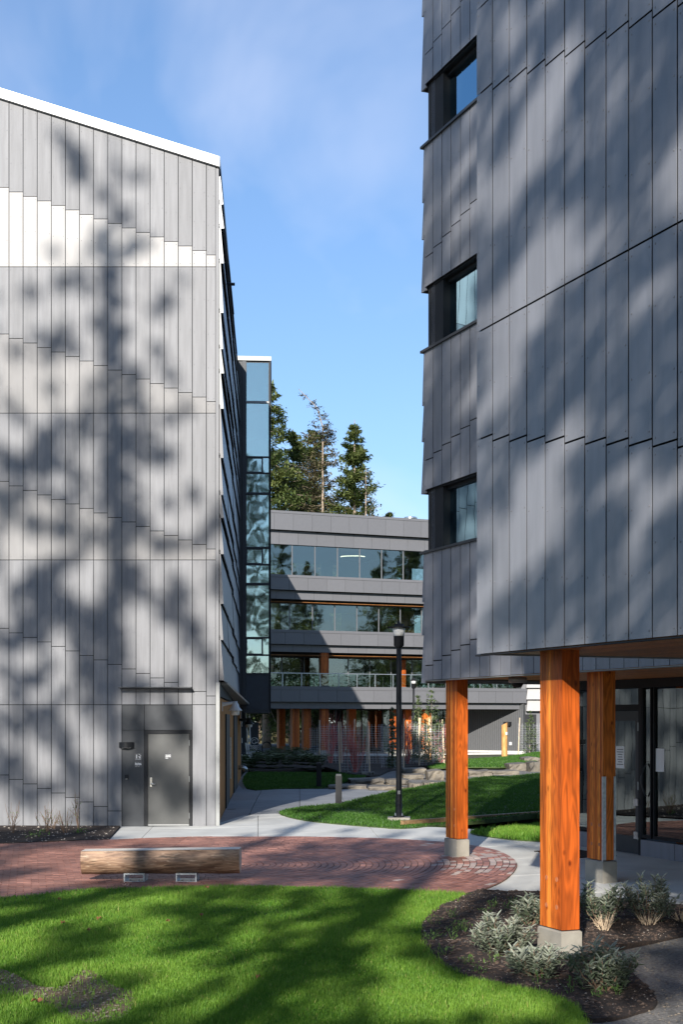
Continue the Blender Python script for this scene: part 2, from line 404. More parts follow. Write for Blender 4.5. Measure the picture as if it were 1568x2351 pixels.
for r_ in [n for n in M['grass'].node_tree.nodes if n.type == 'VALTORGB']:
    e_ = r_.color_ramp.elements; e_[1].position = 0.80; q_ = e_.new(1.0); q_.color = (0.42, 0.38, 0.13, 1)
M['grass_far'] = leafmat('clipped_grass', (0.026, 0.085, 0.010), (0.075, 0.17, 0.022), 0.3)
M['fir'] = leafmat('fir_needles', (0.055, 0.090, 0.026), (0.23, 0.265, 0.085), 0.4)
M['fir_dark'] = leafmat('dark_needles', (0.025, 0.042, 0.018), (0.075, 0.105, 0.040), 0.35)
M['fir_dead'] = leafmat('dry_needles', (0.085, 0.075, 0.040), (0.19, 0.165, 0.085), 0.25)
M['sapling'] = leafmat('soft_needles', (0.075, 0.115, 0.045), (0.20, 0.25, 0.12), 0.3)
M['bark'] = mat('pale_bark', (0.26, 0.205, 0.155), 0.85, var=0.3, scale=4)
M['bark_dark'] = mat('dark_bark', (0.07, 0.05, 0.035), 0.9, var=0.3, scale=4)
M['shrub'] = leafmat('grey_green_leaf', (0.050, 0.085, 0.034), (0.42, 0.44, 0.36), 0.25, rough=0.5)
M['weed'] = leafmat('weed_leaf', (0.06, 0.13, 0.03), (0.17, 0.27, 0.07), 0.35)
M['fern'] = leafmat('dark_fern', (0.032, 0.062, 0.020), (0.15, 0.19, 0.080), 0.25)
M['forest'] = leafmat('forest_leaf', (0.022, 0.042, 0.012), (0.11, 0.16, 0.040), 0.3)
M['brownleaf'] = mat('dry_leaf', (0.20, 0.085, 0.035), 0.7, var=0.3, scale=30)
M['redtwig'] = mat('red_twig', (0.48, 0.13, 0.11), 0.6, var=0.4, scale=3, objvar=0.15)
M['stem'] = mat('woody_stem', (0.15, 0.095, 0.06), 0.8, var=0.2)
M['stake'] = mat('wooden_stake', (0.60, 0.46, 0.31), 0.7, var=0.2, scale=4, objvar=0.15)
M['wire'] = mat('galvanised_wire', (0.60, 0.62, 0.63), 0.5)
M['fascia'] = mat('grey_fascia_panel', (0.125, 0.125, 0.132), 0.4, var=0.03, objvar=0.04)
M['ribbed'] = mat('ribbed_metal', (0.075, 0.078, 0.08), 0.45, var=0.04)
M['interior'] = mat('dim_interior', (0.055, 0.058, 0.055), 0.7, var=0.15, scale=1)
M['interior_dark'] = mat('dark_interior', (0.016, 0.017, 0.018), 0.7)
M['glass_tower'] = glass('tinted_stair_glass', (0.40, 0.56, 0.53), 0.32, 0.07, 0.9, (0.80, 0.96, 0.95), 0.028)
M['glass_far'] = glass('office_glass', (0.55, 0.62, 0.60), 0.13, 0.07, 0.7, (0.90, 0.98, 0.97), 0.022)
M['glass_win'] = glass('room_glass', (0.40, 0.50, 0.48), 0.50, 0.02, 1.0, (0.50, 0.80, 0.98))  # blue reflection tint stands in for mirrored sky
M['glass_door'] = glass('entrance_glass', (0.62, 0.70, 0.68), 0.14, 0.02, 0.8)
M['glass_rail'] = glass('rail_glass', (0.72, 0.80, 0.78), 0.04, 0.0)
M['sign'] = mat('charcoal_sign', (0.055, 0.056, 0.058), 0.5, var=0.04)
M['ink'] = mat('white_print', (0.78, 0.78, 0.76), 0.6, var=0.02)
M['paper'] = mat('white_paper', (0.72, 0.73, 0.72), 0.8, var=0.02)
M['navy'] = mat('navy_panel', (0.022, 0.032, 0.045), 0.45)
M['curtain'] = mat('cream_curtain', (0.62, 0.56, 0.44), 0.8, var=0.1)
M['lens'] = mat('frosted_lens', (0.72, 0.72, 0.70), 0.4, var=0.03)
M['bolt'] = mat('wood_plug', (0.40, 0.13, 0.05), 0.6, var=0.2, scale=30)
def emis(name, c, s):
    m, t, b, N, L = new_mat(name); b.inputs['Emission Color'].default_value = (*c, 1); b.inputs['Emission Strength'].default_value = s; return m
M['lamp_on'] = emis('lit_tube', (1.0, 0.86, 0.66), 3.0)

# ================================================================== THE GROUND
base = MB(); base.pts([(-900, -300, -.06), (900, -300, -.06), (900, 1500, -.06), (-900, 1500, -.06)], [(0, 1, 2, 3)])
base.build('ground', M['ground'], kind='structure')

# front lawn, with the bare stony patch cut out of its turf
lawn_far = [(-300, 2075), (0, 2052), (212, 2032), (352, 2029), (560, 2026), (760, 2028), (941, 2035), (1060, 2042), (1095, 2047)]
lawn_pts = [G(u, v + 7, 0.05) for u, v in lawn_far]
bed_edge = GP(c8, [(330, 1425), (215, 1480), (110, 1545), (70, 1610), (62, 1690), (115, 1770), (210, 1855), (350, 1920), (600, 1970), (790, 2010), (930, 2070), (1010, 2150)])
lawn_poly = lawn_pts + bed_edge + [G(1300, 2480), (1.3, 7.5), (-9.5, 7.5), (-9.5, lawn_pts[0][1])]
sheet('lawn', lawn_poly, M['soil'], 0.5, 0.03)
patch = curve(GP(zb, [(-60, 480), (0, 478), (110, 515), (220, 575), (380, 640), (560, 640), (640, 560), (730, 500), (860, 500), (960, 575), (1060, 645), (1210, 680), (1235, 760), (1180, 880), (1060, 960), (800, 985), (620, 935), (490, 840), (300, 765), (100, 720), (-60, 690)]), 4)
sheet('bare_earth', patch, M['earth'], 0.12, 0.045, bump=lambda x, y: 0.012 * math.sin(x * 9 + math.sin(y * 7) * 2) * math.sin(y * 11))

# planting bed on the right
bed_poly = curve(bed_edge + GP(c8, [(1150, 2150), (1300, 2112), (1425, 2050), (1300, 1905), (1180, 1745), (1380, 1705), (1600, 1655), (1800, 1630), (1800, 1520), (1568, 1492), (1250, 1455), (975, 1430), (735, 1408), (500, 1398), (410, 1402)]), 3)
rb = [rng.uniform(0, 6.28, 2) for _ in range(6)]
def bedz(x, y): return 0.02 * math.sin(x * 3 + rb[0][0]) * math.sin(y * 4 + rb[0][1]) + 0.012 * math.sin(x * 11 + rb[1][0]) * math.sin(y * 13) + 0.03
sheet('mulch_bed', bed_poly, M['mulch'], 0.11, 0.02, bump=bedz)
# gravel on the far right
gr_poly = [G(*c8(1010, 2150))] + GP(c8, [(1150, 2150), (1300, 2112), (1425, 2050), (1300, 1905), (1180, 1745), (1380, 1705), (1600, 1655), (1900, 1620)]) + [(7.5, 13.5), (7.5, 7.0), (1.3, 7.0)]
sheet('gravel_path', gr_poly, M['gravel'], 0.25, 0.012)

# dark bed along the left building
lbed = [G(-300, 1950), G(0, 1940), G(130, 1935), G(248, 1930), G(275, 1899.5), (-16, 31.95), (-16, 29.0)]
sheet('planting_strip', lbed, M['mulch'], 0.2, 0.012, bump=lambda x, y: 0.02 + 0.015 * math.sin(x * 7) * math.sin(y * 9))

# red brick plaza laid in rings
bo = [G(1105, 2047), G(1150, 2028), G(1177, 2008), G(1188, 1986), G(1172, 1970), G(1141, 1955), G(1090, 1944), G(1021, 1936), G(930, 1930), G(836, 1926), G(660, 1923), G(486, 1923), G(360, 1926), G(248, 1930.5), G(130, 1935), G(0, 1940), G(-150, 1945), G(-300, 1950)]
brick_poly = ccw(curve(bo, 4, closed=False) + [(-12.5, 19.0), (-9, 19.0), (1.2, 18.6)])
# concrete walk: separate slabs with open joints
conc = [G(248, 1930.5), G(276, 1899.5), (-5.05, 31.93), (-2.79, 31.93), G(505, 1888), G(560, 1872), G(636, 1868), G(700, 1880), G(780, 1889), G(860, 1893), G(915, 1897), G(1000, 1899),
        G(1110, 1905), G(1235, 1913), G(1330, 1913), (5.2, 24.2), (5.9, 22.6), (7.4, 19), (8.5, 15.6), (5.5, 15.9), G(1568, 2088), G(1330, 2060), G(1235, 2050), G(1105, 2048), G(1080, 2060), (1.0, 18.3), (-8, 18.3), (-16, 18.3), (-16, 28.6)]
path = empty('concrete_path', (0, 24, 0), kind='structure')
joint_poly = conc
sheet('path_bed', [(p[0], p[1]) for p in conc], M['joint'], 0.7, -0.03)
conc = ccw(conc)
def tiles(poly, cw, ch, ang, gap, name, m, parent, th, zo):
    ca, sa = math.cos(ang), math.sin(ang)
    loc = [(p[0] * ca + p[1] * sa, -p[0] * sa + p[1] * ca) for p in poly]
    x0 = min(p[0] for p in loc); x1 = max(p[0] for p in loc); y0 = min(p[1] for p in loc); y1 = max(p[1] for p in loc)
    loc = ccw(loc); n = 0
    ix = math.floor(x0 / cw)
    while ix * cw < x1:
        iy = math.floor(y0 / ch)
        while iy * ch < y1:
            q = clip_convex(loc, [(ix * cw + gap, iy * ch + gap), ((ix + 1) * cw - gap, iy * ch + gap), ((ix + 1) * cw - gap, (iy + 1) * ch - gap), (ix * cw + gap, (iy + 1) * ch - gap)])
            iy += 1
            if len(q) < 3 or abs(area(q)) < 0.02: continue
            qw = [(a * ca - b * sa, a * sa + b * ca) for a, b in q]
            r = []
            for p in qw:
                if not r or (abs(p[0] - r[-1][0]) + abs(p[1] - r[-1][1])) > 1e-4: r.append(p)
            k = len(r)
            if k < 3: continue
            if all(inside(brick_poly, *p) for p in r): continue
            flat_ = max(hgt(*p) for p in r) - min(hgt(*p) for p in r) < 0.002
            if flat_:
                mb = MB()
                mb.pts([(a, b, hgt(a, b) + zo - th) for a, b in r] + [(a, b, hgt(a, b) + zo) for a, b in r],
                       [tuple(range(k, 2 * k))] + [(i, (i + 1) % k, k + (i + 1) % k, k + i) for i in range(k)])
                mb.build(name, m, parent)
            else:
                o = sheet(name, r, m, 0.4, zo, kind=None, skirt=th, parent=parent)
            n += 1
        ix += 1
    return n
tiles(conc, 2.4, 2.1, 0.06, 0.006, 'slab', M['concrete'], path, 0.05, 0.0)

# grey pavers between the left building and the lawns
pav = [(-2.86, 32.2)] + [G(505, 1887), G(560, 1871.5), G(634, 1867.5), G(700, 1861), G(780, 1853), G(860, 1842), G(930, 1833), G(1000, 1826), G(1060, 1822), G(1060, 1812), G(960, 1812), G(860, 1812), G(760, 1811), G(680, 1811), G(590, 1811), G(566, 1811), (-3.75, 52.0)]
pv = empty('paved_walk', (-1, 40, 0), kind='structure')
sheet('paver_bed', pav, M['joint'], 0.8, -0.034)
tiles(ccw(pav), 1.25, 1.6, 0.03, 0.008, 'paver', M['paver'], pv, 0.05, -0.003)

plaza = empty('brick_paving', (-2.4, 23.4, 0), kind='structure')
sheet('brick_bed', brick_poly, M['joint'], 0.35, 0.012)
ring_c = (-2.4, 23.2)
bricks = []
r = 0.25
while r < 11.0:
    n = max(6, int(2 * math.pi * (r + 0.05) / 0.215)); off = random.random() * 6.28
    for k in range(n):
        a0 = off + 2 * math.pi * k / n; a1 = off + 2 * math.pi * (k + 1) / n; g = 0.0065 / (r + 0.05)
        q = [(ring_c[0] + rr * math.cos(a), ring_c[1] + rr * math.sin(a)) for rr, a in ((r + 0.004, a0 + g), (r + 0.098, a0 + g), (r + 0.098, a1 - g), (r + 0.004, a1 - g))]
        cx = sum(p[0] for p in q) / 4; cy = sum(p[1] for p in q) / 4
        if cx < -3.3 or cy > 29.4 or cy < 18.4: continue
        if min(p[0] for p in q) < -3.2: q = clip_convex(ccw(q), [(-3.196, 10), (20, 10), (20, 40), (-3.196, 40)])
        if len(q) < 3: continue
        if not all(inside(brick_poly, *p) for p in q):
            q = clip_convex(brick_poly, ccw(q))
            if len(q) < 3 or abs(area(q)) < 0.001: continue
        bricks.append((cx, cy, ccw(q)))
    r += 0.107
ra = 0.22; rc, rs = math.cos(ra), math.sin(ra)
for row in range(-140, 140):                       # running bond on the straight part of the walk to the left
    for k in range(-70, 70):
        a, b_ = k * 0.215 + (row % 2) * 0.1075, row * 0.107
        q = [(-7 + a_ * rc - c_ * rs, 24 + a_ * rs + c_ * rc) for a_, c_ in ((a, b_), (a + .205, b_), (a + .205, b_ + .097), (a, b_ + .097))]
        cx = sum(p[0] for p in q) / 4; cy = sum(p[1] for p in q) / 4
        if cx > -3.1 or cx < -11.5 or cy > 29.6 or cy < 18.6: continue
        if max(p[0] for p in q) > -3.204: q = clip_convex(ccw(q), [(-30, 10), (-3.204, 10), (-3.204, 40), (-30, 40)])
        if len(q) < 3: continue
        if not all(inside(brick_poly, *p) for p in q): q = clip_convex(brick_poly, ccw(q))
        if len(q) < 3 or abs(area(q)) < 0.001: continue
        bricks.append((cx, cy, ccw(q)))
def bmb(mb, q):
    k = len(q); dz = random.uniform(-.0025, .0025)
    mb.pts([(a, b, hgt(a, b) - 0.01) for a, b in q] + [(a, b, hgt(a, b) + 0.026 + dz) for a, b in q], [tuple(range(k, 2 * k))] + [(i, (i + 1) % k, k + (i + 1) % k, k + i) for i in range(k)])
def seen(cx, cy):
    u = U0 + F * cx / cy; v = VH + F * (EYE - hgt(cx, cy)) / cy
    return 0 < u < 1235 and cy > 20.6 and not (190 < u < 550 and 1985 < v < 2010)
order = sorted(range(len(bricks)), key=lambda i: (0 if seen(bricks[i][0], bricks[i][1]) else 1, bricks[i][1]))
first = set(order[:300])
rest = MB(); rest_p = MB()
for i, (cx, cy, q) in enumerate(bricks):
    u = U0 + F * cx / cy; v = VH + F * (EYE - hgt(cx, cy)) / cy
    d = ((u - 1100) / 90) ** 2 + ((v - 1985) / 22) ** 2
    pale = random.random() < (0.5 if d < 1 else 0.18 if d < 1.8 else 0.012) and u > 900  # paler bricks cluster in a patch on the right of the plaza
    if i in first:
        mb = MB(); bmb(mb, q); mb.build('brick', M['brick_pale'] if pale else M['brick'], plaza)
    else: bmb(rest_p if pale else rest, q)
rest.build('bricks', M['brick'], plaza, kind='stuff'); rest_p.build('pale_bricks', M['brick_pale'], plaza, kind='stuff')

# lawns in the middle distance
def mound(cx, cy, rx, ry, h): return lambda x, y: h * max(0, 1 - ((x - cx) / rx) ** 2 - ((y - cy) / ry) ** 2)
lawn2 = curve([G(640, 1866)] + GP(c5, [(560, 1345), (800, 1375), (1150, 1402), (1290, 1404)]) + GP(c8, [(210, 1012), (480, 992), (733, 968), (1000, 960)]) + GP(c8, [(1000, 700), (733, 718), (500, 745), (335, 790), (200, 812), (60, 835), (-60, 860)]) + GP(c5, [(1300, 1190), (1100, 1215), (890, 1245), (620, 1265)]), 3)
sheet('mound_lawn', lawn2, M['soil'], 1.2, 0.02, bump=mound(4, 44, 5, 14, 0.25))
lawn3 = curve(GP(c5, [(228, 1143), (460, 1143), (700, 1141), (770, 1130), (900, 1095), (1010, 1065), (940, 1046), (760, 1040), (460, 1040), (240, 1040)]), 3)
sheet('back_lawn', lawn3, M['soil'], 1.5, 0.02)
lawn4 = curve(GP(c8, [(100, 690), (200, 695), (330, 690), (580, 690), (660, 665), (800, 640), (800, 592), (733, 600), (560, 627), (330, 645), (200, 662)]) , 3)
sheet('upper_lawn', lawn4, M['soil'], 2.0, 0.10)
strip = curve(GP(c8, [(350, 1058), (450, 1082), (600, 1100), (733, 1108), (900, 1112), (900, 1015), (733, 1022), (560, 1035)]), 3)
sheet('lawn_strip', strip, M['soil'], 0.8, 0.02)
mb2 = curve(GP(c5, [(690, 930), (1000, 935), (1300, 945), (1560, 960), (1560, 990), (1240, 1005), (1100, 1055), (980, 1062), (850, 1045), (740, 1010), (250, 1035), (240, 960), (450, 905)]), 2)
sheet('shrub_bed', mb2, M['mulch'], 2.0, 0.012, bump=lambda x, y: 0.05 * math.sin(x * 2.3) * math.sin(y * 1.1) + 0.05)
gp2 = GP(c8, [(-400, 860), (60, 832), (335, 785), (500, 742), (733, 715), (1000, 698), (1000, 625), (733, 650), (580, 690), (330, 692), (100, 690), (-250, 700), (-500, 800)])
sheet('stone_path', gp2, M['gravel'], 2.5, -0.03)
road = [(-60, 112), (60, 118), (60, 152), (-60, 146)]
sheet('road', road, M['asphalt'], 20, -0.1)
gsl = empty('gravel_strip', (-3.6, 48, 0), kind='structure')
sheet('gravel_margin', [(-3.0, 36.5), (-2.78, 36.5), G(560, 1811), G(572, 1765), (-4.4, 80), (-4.6, 70), (-3.9, 52)], M['gravel'], 2.0, 0.0, parent=None)
bpy.data.objects.remove(gsl)

# ------------------------------------------------------------------ grass blades
def blades(name, poly, n, hmin, hmax, wd, m, zo, bumpf=None, holes=(), lean=0.45, wfun=None, label=None):
    xs = [p[0] for p in poly]; ys = [p[1] for p in poly]
    X = []; Y = []; tot = 0
    while tot < n:
        k = n * 2
        x = rng.uniform(min(xs), max(xs), k)
        y0, y1 = max(min(ys), 9.5), max(ys)
        y = 1 / rng.uniform(1 / y1, 1 / y0, k) if wfun is None else wfun(k, y0, y1)
        ok = inside_np(poly, x, y)
        ok &= (np.abs(x / y) < 0.262) | ((np.abs(x / y) < 0.50) & (rng.random(k) < 0.30))
        for hpoly in holes:
            ih = inside_np(hpoly, x, y); ed = inside_np([( (p[0]-np.mean([q[0] for q in hpoly]))*.72+np.mean([q[0] for q in hpoly]), (p[1]-np.mean([q[1] for q in hpoly]))*.72+np.mean([q[1] for q in hpoly])) for p in hpoly], x, y); ok &= (~ih) | (rng.random(k) < np.where(ed, 0.05, 0.22))
        X.append(x[ok]); Y.append(y[ok]); tot += int(ok.sum())
    x = np.concatenate(X)[:n]; y = np.concatenate(Y)[:n]
    q = np.clip((x + 0.41 * (y - 24) + 0.5) / 4.5, 0, 1); z = 0.15 * q * q * (3 - 2 * q) + zo
    if bumpf is not None: z = z + np.array([bumpf(a, b) for a, b in zip(x, y)])
    # patches of longer and drier grass
    x = x + rng.normal(0, 0.025, n); y = y + rng.normal(0, 0.035, n)
    pb = 0.5 + 0.5 * np.sin(x * 5.3 + 2 * np.sin(y * 3.1)) * np.sin(y * 4.7 + 1.7 * np.sin(x * 2.9))
    pa = 0.5 + 0.25 * np.sin(x * 1.7 + 1.3 * np.sin(y * 0.9)) + 0.25 * np.sin(y * 2.1 + 2 * np.sin(x * 1.1) + 1)
    h = rng.uniform(hmin, hmax, n) * (0.62 + 0.5 * pa + 0.28 * pb) * np.where(rng.random(n) < .02, 1.6, 1.0)
    an = rng.uniform(0, 2 * np.pi, n); la = rng.uniform(0, 2 * np.pi, n); lm = rng.uniform(0.05, lean, n) * h
    wv = wd * rng.uniform(0.7, 1.3, n)
    dx, dy = np.cos(an) * wv, np.sin(an) * wv
    lx, ly = np.cos(la) * lm, np.sin(la) * lm
    V = np.empty((n, 5, 3))
    V[:, 0] = np.stack([x - dx, y - dy, z], 1); V[:, 1] = np.stack([x + dx, y + dy, z], 1)
    V[:, 2] = np.stack([x + dx * .8 + lx * .4, y + dy * .8 + ly * .4, z + h * .6], 1); V[:, 3] = np.stack([x - dx * .8 + lx * .4, y - dy * .8 + ly * .4, z + h * .6], 1)
    V[:, 4] = np.stack([x + lx, y + ly, z + h], 1)
    b = (np.arange(n) * 5)[:, None]
    Fc = np.concatenate([b + np.array([[0, 1, 2, 3]]), b + np.array([[3, 2, 4]])], 1).ravel()
    lp = np.tile([4, 3], n)
    t = np.clip(rng.normal(0.42, 0.19, n) + 0.35 * (pa - 0.5) + 0.22 * (pb - .5), 0, 1)
    t = np.minimum(t, 0.8); dry = rng.random(n) < 0.02 + 0.05 * np.clip(pb * pa - .35, 0, 1); t[dry] = rng.uniform(.88, 1.0, int(dry.sum()))
    o = np_mesh(name, V.reshape(-1, 3), Fc, lp, m, tint=np.repeat(t, 5), kind='stuff')
    return o
o = blades('grass', lawn_poly, 390000, 0.028, 0.060, 0.0029, M['grass'], 0.03, holes=(patch,)); props(o, 'bright green foreground lawn grass with a bare stony patch', 'grass')
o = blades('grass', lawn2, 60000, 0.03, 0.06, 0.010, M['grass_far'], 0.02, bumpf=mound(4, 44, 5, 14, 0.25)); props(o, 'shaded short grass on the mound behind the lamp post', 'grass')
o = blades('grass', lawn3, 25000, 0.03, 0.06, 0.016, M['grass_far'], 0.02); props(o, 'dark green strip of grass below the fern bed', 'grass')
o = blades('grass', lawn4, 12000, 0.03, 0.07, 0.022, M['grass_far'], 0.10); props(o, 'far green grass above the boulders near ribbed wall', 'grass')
o = blades('grass', strip, 12000, 0.04, 0.11, 0.006, M['grass'], 0.02); props(o, 'small wedge of longer grass between the two rear timber columns', 'grass')
# weeds and grass at the edge of the bed
def rings(poly, n, jit):
    r_ = []
    for _ in range(n):
        i = random.randrange(len(poly) - 1); t = random.random(); a, b = poly[i], poly[i + 1]
        r_.append((a[0] + (b[0] - a[0]) * t + random.gauss(0, jit), a[1] + (b[1] - a[1]) * t + random.gauss(0, jit)))
    return r_

# chips and grit on the mulch, pebbles in the bare earth and gravel
def chips(name, poly, n, smin, smax, m, zo, zf=None, flat=0.5, label=None, cat=None, parent=None):
    xs = [p[0] for p in poly]; ys = [p[1] for p in poly]
    mb = MB(); k = 0
    while k < n:
        x = random.uniform(min(xs), max(xs)); y = random.uniform(max(min(ys), 10), max(ys))
        if not inside(poly, x, y): continue
        k += 1
        s = random.uniform(smin, smax) * (1 if random.random() < .85 else 1.7); z = hgt(x, y) + zo + (zf(x, y) if zf else 0); a = random.random() * 6.28
        ca, sa = math.cos(a) * s, math.sin(a) * s; e = random.uniform(.4, 1); f = flat * s
        P = [(x + ca, y + sa, z), (x - sa * e, y + ca * e, z + f * .3), (x - ca, y - sa, z), (x + sa * e, y - ca * e, z + f * .2), (x, y, z + f), (x, y, z - f * .6)]
        mb.pts(P, [(0, 1, 4), (1, 2, 4), (2, 3, 4), (3, 0, 4), (1, 0, 5), (2, 1, 5), (3, 2, 5), (0, 3, 5)])
    o = mb.build(name, m, kind='stuff'); props(o, label, cat); return o
chips('bark_chips', bed_poly, 5000, 0.008, 0.028, M['bark_chip'], 0.022, bedz, label='dark bark chips spread over the planting bed', cat='mulch')
chips('grit', bed_poly, 900, 0.004, 0.010, M['pale_chip'], 0.03, bedz, label='pale grit scattered over the dark mulch of the bed', cat='grit')
chips('pebbles', patch, 600, 0.005, 0.018, M['pebble'], 0.05, label='small grey pebbles in the bare patch of the lawn', cat='pebbles')
chips('gravel', gr_poly, 5000, 0.004, 0.013, M['pebble'], 0.014, label='crushed grey gravel at the right edge of the bed', cat='gravel')
chips('bark_chips', lbed, 900, 0.01, 0.03, M['pale_chip'], 0.03, label='pale litter on the dark soil strip below the left wall', cat='mulch')

# ================================================================== LEFT BUILDING
LB = empty('panel_clad_building', (-7, 40, 0), label='tall light grey panel-clad building with a sloping white roof edge on the left', cat='building')
FL = frame((0, 32), (1, 0), (0, -1))
SL = -0.049
xr = -2.82
def roofz(x): return 15.10 - 0.3127 * (x - (-2.80))        # underside of the white fascia along the gable
core = MB()
xc = xr - 0.16
fp = [(-16, 0), (xc, 0), (xc, roofz(xc) - 0.02), (-16, roofz(-16) - 0.02)]
bk = [(x + SL * 30, 62, z - (0.9 if z > 1 else 0)) for x, z in fp]
core.hexa([(-16, 32, 0), (xc, 32, 0), bk[1], bk[0], (-16, 32, fp[3][1]), (xc, 32, fp[2][1]), bk[2], bk[3]])
core.hexa([(-18, 62.1, 3.0), (-4.15, 62.1, 3.0), (-4.75, 92, 3.0), (-18, 92, 3.0), (-18, 62.1, 14.6), (-4.15, 62.1, 14.6), (-4.75, 92, 14.3), (-18, 92, 14.3)])
core.box(-2.99, xr - .005, 32.001, 32.02, 0.0, 15.0)
core.build('wall', M['backing'], LB)
# fascia and roof
fa = MB(); z0, z1_ = roofz(-2.79), roofz(-16)
fa.hexa([(-16, 31.86, z1_), (-2.79, 31.86, z0), (-2.79, 32.05, z0), (-16, 32.05, z1_), (-16, 31.86, z1_ + .225), (-2.79, 31.86, z0 + .225), (-2.79, 32.05, z0 + .225), (-16, 32.05, z1_ + .225)])
fa.build('roof_fascia', M['trim_white'], LB)
rf = MB()
rf.hexa([(-16, 32.05, z1_), (-2.79, 32.05, z0), (-2.79 + SL * 30, 62, z0 - .9), (-16 + SL * 30, 62, z1_ - .9), (-16, 32.05, z1_ + .215), (-2.79, 32.05, z0 + .215), (-2.79 + SL * 30, 62, z0 - .69), (-16 + SL * 30, 62, z1_ - .69)])
rf.build('roof', M['dark_metal'], LB)

riv = MB()
def rivet(Fr, s, t, z, r=0.010):
    c = Fr(s, t + 0.006, z)
    ps = [Fr(s + r * math.cos(a), t, z + r * math.sin(a)) for a in [k * math.pi / 3 for k in range(6)]]
    riv.pts([c] + ps, [(0, k + 1, (k + 1) % 6 + 1) for k in range(6)])
def panel(Fr, s0, s1, zb, zt0, zt1, m, parent, t0=0.0405, t1=0.045, gap=0.0075, rivets=True, rr=0.010, zb1=None, name='cladding_panel'):
    zb1 = zb if zb1 is None else zb1
    mb = MB(); a, b = s0 + gap, s1 - gap
    dt = random.uniform(-.0012, .0012)
    t1 += dt
    mb.hexa([Fr(a, t1, zb + gap), Fr(b, t1, zb1 + gap), Fr(b, t0, zb1 + gap), Fr(a, t0, zb + gap), Fr(a, t1, zt0 - gap), Fr(b, t1, zt1 - gap), Fr(b, t0, zt1 - gap), Fr(a, t0, zt0 - gap)])
    o = mb.build(name, m, parent)
    if rivets and s1 - s0 > 0.18:
        H = min(zt0, zt1) - zb; zs = [0.07, H - 0.07] if H > 0.16 else [H / 2]
        k = int(H / 0.85)
        for i in range(1, k + 1): zs.append(H * i / (k + 1))
        for zz in zs:
            for ss in (s0 + 0.045, s1 - 0.045): rivet(Fr, ss, t1, zb + zz, rr)
    return o
joints = [20.5 + 32.37 * i for i in range(-9, 15)] + [495.2]
course = [-0.02, 2.79, 6.11, 9.475, 12.83]
step0 = [1.18, 4.54, 7.91, 11.29, 14.65]
for i in range(len(joints) - 1):
    x0, x1 = (joints[i] - 784) / 100, (joints[i + 1] - 784) / 100
    idx = i - 8                                        # 0 for the panel that crosses the left edge of the picture
    for st in range(5):
        zb = course[st]; zs = step0[st] - 0.1033 * idx
        bay = idx >= 9 and idx <= 13
        zt0 = course[st + 1] if st < 4 else roofz(x0); zt1 = course[st + 1] if st < 4 else roofz(x1)
        if st == 0:
            if bay: continue
            if idx >= 14: panel(FL, x0, x1, zb, zt0, zt1, M['panel'], LB); continue
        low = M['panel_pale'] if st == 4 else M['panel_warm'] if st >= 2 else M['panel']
        if st == 1 and bay:
            panel(FL, x0, x1, zb, 3.16, 3.16, M['panel'], LB)
            if zs > 3.25:
                panel(FL, x0, x1, 3.19, zs, zs, low, LB); panel(FL, x0, x1, zs, zt0, zt1, M['panel'], LB)
            else: panel(FL, x0, x1, 3.19, zt0, zt1, M['panel'], LB)
            continue
        if zs - zb < 0.06: panel(FL, x0, x1, zb, zt0, zt1, M['panel'], LB); continue
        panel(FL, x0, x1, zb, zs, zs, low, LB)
        panel(FL, x0, x1, zs, zt0, zt1, M['panel'], LB)
riv.build('rivets', M['rivet'], LB, kind='stuff'); riv = MB()
# corner trim
t_ = MB(); t_.fbox(FL, -2.885, -2.80, 0.0, 0.05, 0, 3.3); t_.build('corner_trim', M['trim_pale'], LB)
t_ = MB(); t_.fbox(FL, -2.885, -2.82, 0.0, 0.045, 3.3, roofz(-2.82) - .02); t_.build('corner_trim', M['panel'], LB)
# canopy over the door
cp = MB(); cp.fbox(FL, -5.09, -3.43, 0.0, 0.30, 3.165, 3.185); cp.build('canopy', M['dark_metal'], LB)
# door bay
def uz(v): return EYE + (VH - v) / 100
dp = MB(); dp.fbox(FL, -5.04, -4.535, 0.0, 0.03, 2.21, 2.78); dp.build('metal_panel', M['dark_metal'], LB)
dp = MB(); dp.fbox(FL, -4.525, -3.44, 0.0, 0.03, 2.21, 2.78); dp.build('metal_panel', M['dark_metal'], LB)
dp = MB(); dp.fbox(FL, -5.04, -4.535, 0.0, 0.03, -0.03, 2.20); dp.build('metal_panel', M['dark_metal'], LB)
door = empty('door', (-3.98, 32, 0), LB)
d_ = MB(); d_.fbox(FL, -4.525, -4.45, 0.0, 0.05, 0, 2.2); d_.fbox(FL, -3.485, -3.44, 0.0, 0.05, 0, 2.2); d_.fbox(FL, -4.45, -3.485, 0.0, 0.05, 2.125, 2.2)
d_.build('frame', M['black_metal'], door)
d_ = MB(); d_.fbox(FL, -4.446, -3.503, -0.02, 0.022, 0.055, 2.12); d_.build('leaf', M['door_metal'], door)
d_ = MB(); d_.fbox(FL, -4.446, -3.503, -0.02, 0.03, 0.015, 0.05); d_.build('threshold', M['trim_pale'], door)
hd = MB(); hd.fbox(FL, -4.40, -4.352, 0.022, 0.034, 0.905, 1.12); hd.build('lock_plate', M['steel'], door)
hd = MB(); hd.tube([FL(-4.376, 0.03, 0.975), FL(-4.376, 0.085, 0.975), FL(-4.33, 0.095, 0.975), FL(-4.265, 0.092, 0.975)], [0.013, 0.013, 0.013, 0.011], 8); hd.build('handle', M['steel'], door, smooth=True)
for z in (1.85, 1.02, 0.18):
    hh = MB(); hh.tube([FL(-3.497, 0.03, z), FL(-3.497, 0.03, z + 0.13)], 0.010, 6); hh.build('hinge', M['trim_pale'], door)

